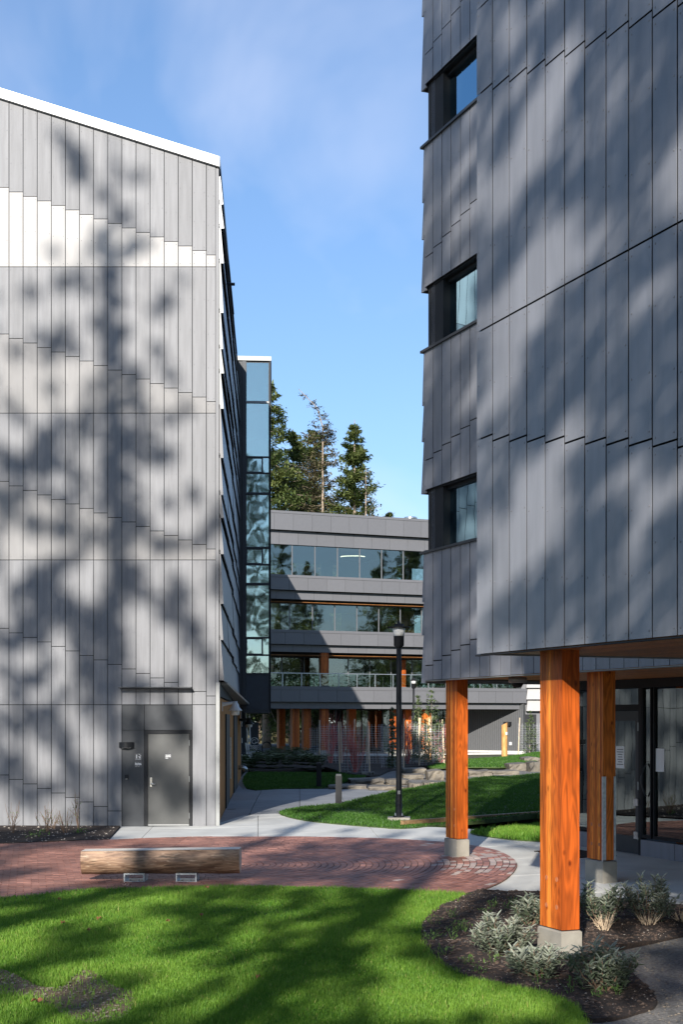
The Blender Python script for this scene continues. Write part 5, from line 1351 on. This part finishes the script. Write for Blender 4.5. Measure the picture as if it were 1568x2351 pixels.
# conifers
def conifer(name, x, y, z0, H, rad, m, label, group, n_wh=26, spray=26, bare=0.12, mb_='bark', card=.45, bend=0.0, fill=1.0, sparse_top=0.0, asym=0.0, trunk_r=None, droop=.25, dead=None, gap=0.15, cat='tree', rndseed=0):
    R_ = random.Random(rndseed + 11)
    g = empty(name, (x, y, z0), label=label, cat=cat, group=group)
    tr = MB(); r0 = trunk_r or H * .013
    def ax(t):                                        # trunk axis, with a bent leader
        k = max(0, (t - .88) / .12); return Vector((x - bend * k * k, y, z0 + H * t * (1 - .02 * k * abs(bend > 0))))
    tr.tube([ax(q / 16) for q in range(17)], [r0 * (1 - .93 * q / 16) for q in range(17)], 7); tr.build('trunk', M[mb_], g, smooth=True)
    br = MB(); V = []; T = []
    for k in range(n_wh):
        t0 = bare + (1 - bare) * (k + R_.random() * .7) / n_wh
        if t0 > .99: continue
        prof = (1 - t0) ** .88 * (1 - .25 * max(0, .35 - t0) / .35)
        nb = R_.choice((4, 5, 6))
        for j in range(nb):
            if R_.random() < gap: continue
            a = R_.uniform(0, 6.28); L_ = rad * prof * R_.uniform(.50, 1.30) + rad * .05
            if asym: L_ *= 1 + asym * math.cos(a - math.pi)
            p0 = ax(t0); dr = R_.uniform(-.1, droop)
            e = p0 + Vector((math.cos(a) * L_, math.sin(a) * L_, -L_ * dr + L_ * .12)); mid = p0.lerp(e, .5) + Vector((0, 0, -L_ * .10))
            br.tube([p0, mid, e], [r0 * .16 * (1.1 - t0), r0 * .11 * (1.1 - t0), r0 * .04], 4, cap=False)
            dens = spray if t0 < 1 - sparse_top else int(spray * .25)
            nn = max(3, int(dens * (L_ / rad + .15)))
            tb = R_.gauss(.45, .2)
            for q in range(nn):
                f = R_.random() ** .62; c = p0.lerp(mid, f * 2) if f < .5 else mid.lerp(e, f * 2 - 1)
                c = c + Vector((R_.gauss(0, .10 * L_ * f + .16 * card), R_.gauss(0, .10 * L_ * f + .16 * card), R_.gauss(-.06 * L_, .05 * L_ + .20 * card)))
                d = (e - p0).normalized() * .7 + Vector((R_.uniform(-1, 1), R_.uniform(-1, 1), R_.uniform(-.7, .5))); d.normalize()
                s = d.cross(Vector((R_.uniform(-.6, .6), R_.uniform(-.6, .6), 1))); s = s.normalized() if s.length > 1e-4 else Vector((1, 0, 0))
                l2 = card * R_.uniform(.6, 1.3); w2 = l2 * .17
                V += [c - d * l2 * .4, c + s * w2, c + d * l2 * .6, c - s * w2]; T += [min(1, max(0, tb + R_.gauss(0, .12)))] * 4
    br.build('branches', M[mb_], g, kind='stuff')
    n = len(V) // 4
    np_mesh('crown', np.array([tuple(v) for v in V]), np.arange(4 * n), np.full(n, 4), M[m], g, tint=np.array(T))
    return g
YF = 125
def fir(u, v_top, Y, **k):
    x = (u - U0) / F * Y; H = EYE + (VH - v_top) / F * Y; return conifer('fir_tree', x, Y, 0, H, group='tall firs behind the rear building', **k)
fir(612, 862, 124, rad=8.0, m='fir', label='dense dark fir standing behind the glass tower', n_wh=60, spray=330, card=.46, gap=.15, droop=.5, rndseed=1)
fir(741, 876, 126, rad=5.6, m='fir_dead', label='ragged fir with a dying bare top and bent tip, middle of the three', n_wh=56, spray=150, card=.34, bend=2.2, sparse_top=.12, asym=.2, gap=.15, droop=.2, trunk_r=.30, rndseed=2)
fir(814, 964, 125, rad=5.6, m='fir', label='slim green fir right of the dying tree', n_wh=64, spray=330, card=.42, gap=.10, droop=-.05, rndseed=3)
fir(672, 985, 131, rad=8.0, m='fir', label='shorter bushy fir between the glass tower and the dying tree', n_wh=54, spray=330, card=.46, gap=.14, droop=.4, rndseed=4)
fir(722, 985, 134, rad=8.0, m='fir', label='olive fir close behind the trunk of the dying tree', n_wh=54, spray=300, card=.46, gap=.14, droop=.4, rndseed=5)
fir(840, 1075, 123, rad=5.0, m='fir_dead', label='bare grey branches of a dead fir leaning right of the slim fir', n_wh=34, spray=12, card=.3, sparse_top=1.0, droop=-.5, gap=.1, rndseed=6)
fir(893, 1172, 130, rad=4.0, m='fir', label='tip of a small fir peeping over the rear roof', n_wh=40, spray=160, card=.42, rndseed=7)

# forest edge across the road, one mass, with countable trunks in front
def mass(name, x0, x1, y0, y1, h0, h1, n, card, m, lab, cat):
    V = np.empty((n, 4, 3)); x = rng.uniform(x0, x1, n); y = rng.uniform(y0, y1, n)
    top = h0 + (h1 - h0) * (0.5 + 0.3 * np.sin(x * .35) + 0.2 * np.sin(x * 1.1 + 2)); z = top * rng.random(n) ** .8
    cl = np.sin(x * 1.9 + z * 1.3) * np.sin(z * 1.7 - x * .6 + y)
    d = rng.normal(size=(n, 3)); d /= np.linalg.norm(d, axis=1)[:, None]; s = np.cross(d, rng.normal(size=(n, 3))); s /= np.linalg.norm(s, axis=1)[:, None]
    l_ = card * rng.uniform(.6, 1.4, n)[:, None]; c = np.stack([x, y, z], 1)
    V[:, 0] = c - d * l_ * .5; V[:, 1] = c + s * l_ * .3; V[:, 2] = c + d * l_ * .5; V[:, 3] = c - s * l_ * .3
    t = np.clip(rng.normal(.35, .2, n) + .2 * cl, 0, 1)
    o = np_mesh(name, V.reshape(-1, 3), np.arange(4 * n), np.full(n, 4), m, tint=np.repeat(t, 4), kind='stuff'); props(o, lab, cat)
mass('woods', -45, 45, 158, 172, 9, 16, 26000, .9, M['forest'], 'leafy green woodland across the road seen under the rear building', 'woods')
mass('undergrowth', -40, 40, 152, 158, .8, 2.2, 5000, .5, M['fir_dead'], 'brown brush at the foot of the woods across the road', 'undergrowth')
for k, x in enumerate((-13.5, -9.2, -6.1, -2.6, 1.4, 4.8)):
    b = MB(); b.tube([(x, 155, -.1), (x + .1, 155, 6), (x + .2, 155, 15)], [.28, .22, .1], 7); b.build('trunk', M['bark_dark'])
    o = bpy.data.objects[-1] if False else None
for k, o in enumerate([o for o in COL.objects if o.name.split('.')[0] == 'trunk' and o.parent is None]):
    o.name = 'woodland_trunk'; props(o, ORD[k] + ' straight dark trunk from the left at the edge of the woods', 'tree trunk', 'tree trunks at the edge of the woods')

# staked and caged young plants
def cage(u, v, H, r, lab, stakes=2):
    x, y = G(u, v); z = hgt(x, y); g = empty('wire_cage', (x, y, z), label=lab, cat='plant guard', group='wire cages round young plants')
    b = MB(); n = 18; tilt = random.uniform(-.05, .05); wr = .0026
    for k in range(n):
        a = 6.28 * k / n; c, s = math.cos(a) * r, math.sin(a) * r
        b.tube([(x + c, y + s, z + .03), (x + c + tilt * H, y + s, z + H)], wr, 3, cap=False)
    for k in range(int(H / .12)):
        zz = .05 + k * .12
        b.tube([(x + math.cos(6.28 * q / 14) * r + tilt * zz, y + math.sin(6.28 * q / 14) * r, z + zz) for q in range(15)], wr * .9, 3, cap=False)
    b.build('wire_mesh', M['wire'], g)
    for k in range(stakes):
        a = (0.2 + 2.9 * k) + random.uniform(-.3, .3); px, py = x + math.cos(a) * (r + .05), y - abs(math.sin(a)) * (r + .05); ln = random.uniform(-.12, .12)
        b = MB(); b.tube([(px, py, z - .1), (px + ln, py, z + H * random.uniform(1.02, 1.2))], .036, 6)
        o = b.build('stake', M['stake'], g)
    return x, y, z
def sapling(x, y, z, H, rad, lab, k, m='sapling'):
    conifer('young_conifer', x, y, z, H, rad, m, lab, 'young conifers behind the boulders', n_wh=16, spray=26, bare=.05, card=.20, trunk_r=.03, gap=.05, droop=.0, rndseed=50 + k, cat='young tree')
def red_shrub(x, y, h, sp, n, lab): twigs(x, y, h, n, sp, lab, 'redtwig', 'red_twig_shrub', 'red-stemmed shrubs in wire cages', .011, 0, parts=4, cat='shrub')
C = {}
for key, (cx, cy, top, r, st, lab) in {
    'a': (125, 870, 490, .50, 1, 'wire cage left of the caged red shrubs, before an orange column'), 'b': (255, 885, 455, .55, 2, 'wire cage around red stems beside the orange column'),
    'c': (370, 880, 455, .60, 1, 'wire cage in the middle of the red stems'), 'd': (520, 985, 500, .60, 2, 'nearest wire cage around dense red stems'),
    'e': (775, 885, 450, .55, 2, 'wire cage round a bare whip left of the lamp post'), 'f': (930, 950, 450, .5, 1, 'wire cage just left of the lamp post'),
    'g': (1100, 892, 440, .55, 2, 'wire cage of bright red stems right of the lamp post'), 'h': (1215, 885, 450, .5, 2, 'wire cage around the left young conifer'),
    'i': (1360, 905, 450, .6, 2, 'wire cage around the right young conifer'), 'j': (1470, 890, 470, .55, 1, 'wire cage against the middle orange column')}.items():
    u, v = z4(cx, cy); v2 = z4(cx, top)[1]; x, y = G(u, v); C[key] = cage(u, v, (v - v2) * y / F, r, lab, st)
u, v = z2(1390, 772); C['k'] = cage(u, v, 2.1, .8, 'wire cage before the ribbed wall seen left of the big front column', 2)
red_shrub(*C['b'][:2], 2.9, .6, 22, 'tall red-stemmed shrub beside the lit orange column')
red_shrub(*C['c'][:2], 2.7, .7, 26, 'dense dusky red-stemmed shrub in the cage row')
red_shrub(*C['d'][:2], 2.3, .65, 34, 'nearest red-stemmed shrub fanning up from the mulch')
red_shrub(*C['g'][:2], 2.6, .45, 26, 'bright red sunlit shrub right of the lamp post')
red_shrub(*C['j'][:2], 2.4, .6, 26, 'bright red shrub against the middle orange column')
twigs(*C['e'][:2], 2.7, 3, .35, 'bare grey whip tree staked in its cage', 'bark', 'whip_tree', None, .012, cat='young tree')
sapling(*C['h'], 3.7, .75, 'young pale green conifer with wispy tip, left of the pair', 1)
sapling(*C['i'], 3.9, .95, 'young pale green conifer close to the middle orange column', 2)
sapling(*C['f'], 2.9, .28, 'thin young conifer just left of the lamp post', 3)
sapling(*C['k'], 3.0, .75, 'caged young conifer before the ribbed wall', 4)
# carved timber posts
def wpost(u, v, vt_, wpx, lab, Y=None):
    x, y = G(u, v); H = (v - vt_) * y / F; r_ = wpx * y / F / 2; z = hgt(x, y)
    g = empty('timber_post', (x, y, z), label=lab, cat='post', group='round timber posts with slanted tops')
    b = MB(); n = 14
    ps = [(x + r_ * math.cos(6.28 * k / n), y + r_ * math.sin(6.28 * k / n), z - .1) for k in range(n)] + [(x + r_ * math.cos(6.28 * k / n), y + r_ * math.sin(6.28 * k / n), z + H + r_ * .5 * math.cos(6.28 * k / n)) for k in range(n)]
    b.pts(ps, [tuple(range(n, 2 * n))] + [(k, (k + 1) % n, n + (k + 1) % n, n + k) for k in range(n)]); b.build('shaft', M['wood_in'], g)
    b = MB(); b.box(x + r_ * .3, x + r_ * .8, y - r_ - .02, y - r_ * .55, z + H * .68, z + H * .76); b.build('plaque', M['paper'], g)
wpost(*z2(1113, 820), z2(0, 447)[1], 14, 'round yellow timber post with slanted top before the ribbed wall')
wpost(*z4(1320, 870), z4(0, 378)[1], 17, 'round yellow timber post behind the young conifers')
# bike rack, blue panel and other things by the passage
x, y = G(612, 1729); g = empty('bike_rack', (x, y, 0), label='black hoop bike rack in the passage under the rear building', cat='bike rack')
b = MB(); rr_ = .31
b.tube([(x - rr_, y, -.05), (x - rr_, y, .62)] + [(x - rr_ * math.cos(math.pi * k / 10), y, .62 + rr_ * math.sin(math.pi * k / 10)) for k in range(1, 10)] + [(x + rr_, y, .62), (x + rr_, y, -.05)], .034, 8); b.build('hoop', M['black_metal'], g, smooth=True)
for s in (-1, 1): b = MB().box(x + s * rr_ - .08, x + s * rr_ + .08, y - .08, y + .08, .055, .075); b.build('foot_plate', M['black_metal'], g)
YS = 93.0
g = empty('wave_sign', (W(583, 1736, YS).x, YS, 0), label='tall navy panel with a white curling wave emblem and wavy lines', cat='sign')
def sx_(x): return W(z1(x, 0)[0], 0, YS).x
def sz_(y): return W(0, z1(0, y)[1], YS).z
b = MB().box(sx_(583), sx_(715), YS, YS + .12, 0, sz_(600)); b.build('panel', M['navy'], g)
def stroke(pts, name):
    b = MB(); b.tube([(sx_(px), YS - .014, sz_(py)) for px, py in pts], .018, 5); b.build(name, M['ink'], g)
stroke([(590, 965), (590, 900), (596, 872), (612, 850), (636, 838), (662, 838), (688, 850), (704, 870), (710, 895), (700, 912), (680, 912), (660, 905)], 'wave_crest')
stroke([(648 + 32 * math.cos(a), 900 + 32 * math.sin(a)) for a in [6.28 * q / 16 for q in range(15)]], 'wave_curl')
for yy in (965, 995, 1026, 1057): stroke([(588 + 4.0 * q, yy + 7 * math.sin(q * 1.0)) for q in range(31)], 'wave_line')
g = empty('metal_frame', W(560, 1735, 84), label='white slanted metal frame leaning beside the dark passage door', cat='frame')
for a, c in (((520, 440), (548, 880)), ((570, 440), (585, 900)), ((515, 915), (555, 1220)), ((548, 880), (575, 1220))):
    p, q = W(*z1(*a), 84), W(*z1(*c), 84); b = MB(); b.tube([p, q], .05, 6); b.build('rail', M['trim_white'], g)
g = empty('passage_door', W(546, 1735, 86), label='dark grey door at the far end of the left building', cat='door')
p0, p1 = W(*z1(452, 1225), 86), W(*z1(530, 440), 86)
b = MB().box(p0.x, p1.x, 86, 86.12, 0, p1.z); b.build('leaf', M['navy'], g)
for yy in (630, 880, 1130): p = W(*z1(460, yy), 86); b = MB().box(p.x - .03, p.x + .03, 85.95, 86, p.z - .15, p.z + .15); b.build('hinge', M['ink'], g)
p = W(*z1(600, 1165), 80); g = empty('standpipe', (p.x, p.y, 0), label='small white standpipe by the fern bed', cat='pipe')
b = MB(); b.tube([(p.x, p.y, -.05), (p.x, p.y, .62)], .06, 8); b.build('riser', M['trim_white'], g); b = MB(); b.tube([(p.x - .06, p.y, .62), (p.x + .22, p.y, .58)], .07, 8); b.build('spout', M['trim_white'], g)

# ================================================================== TREES BEHIND THE CAMERA (they throw the dappled shade)
TRK = {'a': (-14.9, -14.0), 'b': (-9.6, -10.5), 'c': (-5.4, -10.0), 'd': (-1.2, -9.5)}
crown = {k: [] for k in TRK}
def crop1(x, y): return (x / 2.777, 156.8 + y / 2.777)
def crop2(x, y): return (x / 2.777, 972 + y / 2.777)
D1 = [(370,440,60),(430,520,70),(500,590,80),(540,640,70),(480,700,70),(740,640,50),(900,700,60),(830,720,40),(650,830,60),(800,960,80),(720,1000,60),(640,1090,80),(700,1200,90),(820,1180,80),(920,1110,70),(340,1180,60),(560,1190,60),(480,1350,80),(700,1350,100),(720,1500,90),(380,1390,70),(200,1440,70),(550,1420,60),(1060,1480,80),(1160,1350,50),(1000,1560,60),(640,1620,80),(740,1700,100),(720,1850,90),(420,1700,80),(360,1760,80),(250,1720,60),(1010,1820,70),(1090,1950,70),(860,1950,80),(100,1820,70),(300,1850,70),(480,1800,60),(700,2000,100),(860,2080,90),(580,2050,60),(330,2050,60),(60,2160,60),(560,2200,90),(700,2200,100),(900,2200,80),(1080,2250,70),(1200,2170,60),(380,2250,70),(120,2250,70)]
D2 = [(300,100,90),(420,60,70),(760,60,100),(850,150,80),(700,250,80),(540,60,60),(960,100,70),(1100,200,60),(330,270,90),(150,300,90),(60,280,60),(440,300,60),(470,180,60),(250,330,60),(800,350,90),(740,460,90),(880,450,60),(760,650,90),(850,600,90),(930,640,60),(60,470,70),(50,600,60),(200,640,70),(350,640,60),(380,720,60),(600,700,60),(700,750,90),(1120,780,70),(1000,760,60),(1250,760,60),(850,750,60),(330,950,90),(420,900,60),(200,1060,110),(300,1100,100),(100,1080,60),(450,1150,70),(420,1260,80),(280,1250,90),(380,1050,60),(560,1200,60),(650,1250,110),(740,1100,110),(820,1050,80),(850,950,70),(740,1350,90),(600,1400,70),(600,1300,80),(950,1100,70),(1050,1200,80),(1150,1100,80),(1120,1000,60),(1370,1050,50),(1200,1250,70),(1250,1350,80),(1300,1500,70),(1200,1400,60),(750,1500,90),(830,1650,80),(700,1680,80),(250,1400,70),(200,1250,70),(60,1400,70),(300,1550,70),(250,1650,80),(520,1560,80),(580,1620,80),(600,1500,60),(100,1700,80),(60,1900,80),(150,1950,90),(250,1900,80),(350,1850,80),(300,2000,70),(380,1960,60),(420,2100,80),(440,2230,70),(640,1780,70),(560,1800,70),(720,1850,60),(700,2250,80),(740,1950,50),(850,1900,80),(1150,1880,70),(1150,1950,60),(850,2000,60),(850,2200,60),(880,2320,80),(820,2250,80),(1010,2160,70),(1050,2300,80),(1150,2330,80),(100,2150,80),(180,2250,70),(60,2300,60),(300,2330,60),
      (430,640,50),(120,420,60),(540,350,50),(640,420,50),(480,560,50),(160,1400,60),(480,1400,60),(120,1250,60),(400,1720,60),(180,1800,70),(480,1700,60),(80,1600,50),(160,1640,60),(560,1950,40),(500,2150,40)]
for lst, cv in ((D1, crop1), (D2, crop2)):
    for x, y, r_ in lst:
        u, v = cv(x, y); P = Vector(((u - 784) / 100, 32.0, EYE + (VH - v) / 100)); t = 46 + random.uniform(-2.5, 2.5)
        crown['a'].append((P - SUN * t, r_ / 277.7 * 1.06))
L6 = [(540,330,90),(560,200,70),(450,250,60),(480,380,60),(640,130,80),(740,150,60),(860,60,60),(960,200,80),(900,250,60),(1000,100,70),(780,580,110),(740,700,90),(720,520,60),(860,700,60),(800,820,60),(560,1040,70),(480,1150,80),(430,1250,60),(640,960,60),(1550,880,100),(1500,1100,110),(1450,1250,100),(1560,1000,80),(1400,1180,60),(830,1300,70),(760,1400,70),(690,1480,60),(1060,1380,110),(980,1500,110),(880,1600,100),(1150,1280,60),(1100,1450,80),(650,1640,80),(560,1800,90),(460,1900,80),(620,1730,80),(750,1800,60),(1130,620,60),(1180,560,70),(1090,200,50),(1350,250,50),(1500,330,60),(330,900,40),(290,1000,50),(260,1100,40),(380,850,40),(350,1240,40),(290,1280,40),(230,1400,40),(1480,1650,80),(1530,1800,90),(1430,1700,50),(700,1900,60),(640,1950,60),(130,80,40),(200,200,40),(250,60,50),(130,300,40)]
L7 = [(450,150,90),(440,300,80),(520,250,50),(460,430,50),(520,80,60),(620,40,60),(890,640,80),(850,700,70),(960,580,60),(1000,500,40),(760,950,120),(660,1060,120),(580,1200,120),(480,1350,90),(440,1480,70),(720,820,70),(560,1050,80),(1520,900,110),(1470,1000,90),(1550,820,60),(160,120,50),(170,480,40),(290,300,40),(350,1640,50),(380,1700,30),(160,1650,30),(320,1700,40),(560,1870,70),(500,1880,50),(1100,1450,40),(1350,100,50),(220,1500,40)]
LW = [(940.8 + .4 * x, .4 * y, .4 * r_, .4 * r_) for x, y, r_ in L6] + [(940.8 + .4 * x, 784 + .4 * y, .4 * r_, .4 * r_) for x, y, r_ in L7]
L3 = [(950,870,60),(800,920,80),(650,950,80),(560,970,60),(300,1000,90),(180,1040,90),(100,1100,90),(50,1150,80),(850,1100,100),(780,1150,100),(700,1200,90),(620,1260,90),(1150,1230,90),(1050,1270,100),(950,1320,100),(900,1400,100),(820,1480,90),(900,1050,60),(1000,1000,60),(1450,1360,90),(1380,1430,90),(1300,1530,90),(30,1290,50),(60,1320,40)]
L8 = [(100,1420,150),(250,1390,70),(60,1560,60),(40,1900,120),(200,1960,120),(400,2000,150),(600,2080,120),(300,2080,120),(100,2060,120),(450,1650,150),(650,1750,120),(820,1700,100),(600,1600,80),(850,1850,80)]
LGd = [(.4 * x, 1724.8 + .4 * y, .4 * r_, .24 * r_) for x, y, r_ in L3] + [(*c8(x, y), .4 * r_, .26 * r_) for x, y, r_ in L8]
LGd += [(150,1962,60,9),(60,1978,50,7),(100,2030,80,9),(40,2045,50,6),(180,2012,60,8),(260,1955,50,6),(400,1938,70,5),(560,1950,60,6),(640,1955,40,6),(980,2030,70,12),(1060,2015,70,12),(1080,2040,50,8),(1030,1985,70,8),(1120,1985,60,8),(350,1915,90,6),(560,1897,90,8),(640,1882,60,7),(760,1892,110,8),(880,1905,80,6),(1000,1912,80,5),(1150,1915,70,7),(1190,1932,40,7),(1160,2000,80,30),(1200,2030,60,20),(300,1990,150,14),(430,1975,130,14),(500,1990,60,10),(1500,2330,90,30)]
LF2 = [(x / 2.777, 972 + y / 2.777, r_ / 2.777 * 1.15) for x, y, r_ in [(30,30,50),(120,200,60),(570,210,80),(410,110,60),(1060,90,60),(1300,100,120),(1320,300,100),(1220,250,60),(290,560,80),(200,560,50),(480,590,70),(600,500,50),(730,520,50),(40,760,70),(130,830,90),(250,780,70),(320,820,60),(460,760,50),(1010,380,60),(1180,600,80),(1300,620,60),(900,830,70),(1000,900,60),(600,930,110),(530,1010,90),(560,1090,70),(60,930,80),(330,1190,50),(1200,950,90),(1080,940,60),(1320,1200,60),(900,1260,100),(1000,1400,100),(1090,1450,80),(930,1500,80),(1000,1560,90),(1150,1480,60),(80,1230,60),(370,1480,90),(440,1490,60),(400,1720,110),(150,1520,60),(600,2050,110),(560,2100,90),(240,2180,90),(280,2230,60),(950,1880,50),(100,2250,50),(650,2000,60),(1260,1900,60),(1260,2100,90),(1330,2100,60),(1280,2250,80),(1250,1600,50),(1060,2030,50)]]
def hit(p):
    """first surface a sun ray through p reaches -> ('f'|'a'|'b'|'g', point)"""
    best = (p.z / 0.40, 'g')
    t = 32 - p.y; q = p + SUN * t
    if -16 < q.x < -2.65 and q.z > 0 and t < best[0]: best = (t, 'f')
    for key, (x0, y0) in (('a', A0), ('b', B0)):
        den = SUN.x + 0.412 * SUN.y; t = (x0 + 0.412 * (y0 - p.y) - p.x) / den; q = p + SUN * t
        if 0 < t < best[0] and q.y < y0 and q.z > ZS: best = (t, key)
    return best[1], p + SUN * best[0]
z = 6.5
while z < 31:
    x = -19.0
    while x < 3.5:
        p = Vector((x + random.uniform(-.12, .12), -10.0, z + random.uniform(-.12, .12))); x += 0.31
        k, q = hit(p)
        if q.y < 4: continue
        u = U0 + F * q.x / q.y; v = VH - F * (q.z - EYE) / q.y
        if k == 'f':
            if u > -20 and v < 985: continue
            if u > -20 and any(((u - a) / c) ** 2 + ((v - b_) / c) ** 2 < 1 for a, b_, c in LF2): continue
            if random.random() < .57: continue
            rad = .25
        elif k in 'ab':
            if any(((u - a) / (c * 1.22)) ** 2 + ((v - b_) / (d * 1.22)) ** 2 < 1 for a, b_, c, d in LW): continue
            if q.z > 15.5 or random.random() < .02: continue
            rad = .25
        else:
            if q.y > 30.5 and not inside(lawn2, q.x, q.y): continue
            if q.y < 31 and v < 1940 and u > 240 and random.random() < .88: continue
            if q.x > 2.4 + .412 * (14.8 - q.y) + 1.0 and q.y < 14: continue
            if any(((u - a) / c / 1.3) ** 2 + ((v - b_) / d / 1.4) ** 2 < 1 for a, b_, c, d in LGd): continue
            # timber columns stand mostly in sun
            skip = False
            for (cx, cy) in ((2.2, 14.15), (1.95, 23.9)):
                tt = cy - p.y; qq = p + SUN * tt
                if abs(qq.x - cx) < .34 and 0 < qq.z < 3.2 and (random.random() < .93): skip = True
            if skip or random.random() < .10: continue
            rad = .24
        tr_ = 'b' if p.x < -7.5 else 'c' if p.x < -3.2 else 'd'
        if p.x < -12.5: tr_ = 'a'
        crown[tr_].append((p + SUN * random.uniform(-1.6, 1.6) + SUN * (TRK[tr_][1] + 10.0), rad))
    z += 0.31
for key, (tx_, ty_) in TRK.items():
    cl = crown[key]
    if not cl: continue
    top = max(p.z for p, r_ in cl)
    g = empty('shade_tree', (tx_, ty_, 0), label={'a': 'tall tree behind the viewer shading the left facade', 'b': 'tall tree behind the viewer shading the plaza', 'c': 'tall tree behind the viewer shading the front lawn', 'd': 'tall tree behind the viewer shading the charcoal wall'}[key], cat='tree', group='tall trees behind the viewer')
    b = MB(); b.tube([(tx_, ty_, -.1), (tx_ + .1, ty_, top * .4), (tx_, ty_ + .1, top * .75), (tx_, ty_, top)], [.26, .21, .13, .04], 9); b.build('trunk', M['bark_dark'], g, smooth=True)
    b = MB(); V = []; T = []
    cl.sort(key=lambda c: (c[0].x - tx_) ** 2 + (c[0].y - ty_) ** 2)
    nodes = np.zeros((len(cl) + 40, 3)); nn = 0
    for q in range(40): nodes[nn] = (tx_, ty_, 4.0 + (top - 4.0) * q / 40); nn += 1
    for p, r_ in cl:
        d2 = ((nodes[:nn] - np.array(p)) ** 2).sum(1) + 3.0 * (nodes[:nn, 2] > p.z + .3); s_ = Vector(nodes[int(d2.argmin())]); nodes[nn] = p; nn += 1
        b.tube([s_, s_.lerp(p, .5) + Vector((0, 0, .04)), p], [.022, .016, .010], 3, cap=False)
        n = int(max(22, 42 * (r_ / .27)))
        for q in range(n):
            c = p + rv() * r_ * random.random() ** .4; d = rv(); s = d.cross(rv()).normalized(); l_ = r_ * random.uniform(.40, .72)
            V += [c - d * l_ * .6, c + s * l_ * .42, c + d * l_ * .6, c - s * l_ * .42]; T += [random.random()] * 4
    b.build('limbs', M['bark_dark'], g, kind='stuff')
    n = len(V) // 4; np_mesh('crown', np.array([tuple(v) for v in V]), np.arange(4 * n), np.full(n, 4), M['fir_dark'], g, tint=np.array(T))
for k, (x, y, H) in enumerate(((-30, -52, 17), (-19, -56, 18), (-8, -50, 16), (2, -55, 17), (13, -48, 15), (24, -54, 18), (36, -50, 17))):
    conifer('evergreen_tree', x, y, 0, H, 4.2, 'fir_dark', ORD[k] + ' dark evergreen from the west in the row far behind the viewer', 'evergreens far behind the viewer', n_wh=26, spray=50, card=.8, gap=.05, rndseed=90 + k)

for k, (x, y, H) in enumerate(((44, 22, 22), (52, 34, 27), (58, 46, 24), (50, 58, 29), (62, 66, 26), (70, 40, 30), (74, 56, 28), (46, 70, 20), (82, 72, 31), (66, 24, 25))):
    conifer('evergreen_tree', x, y, 0, H, 5.0, 'fir', ORD[k] + ' tall evergreen in the grove beyond the right building', 'evergreens right of the site', n_wh=28, spray=60, card=.8, gap=.05, rndseed=120 + k)
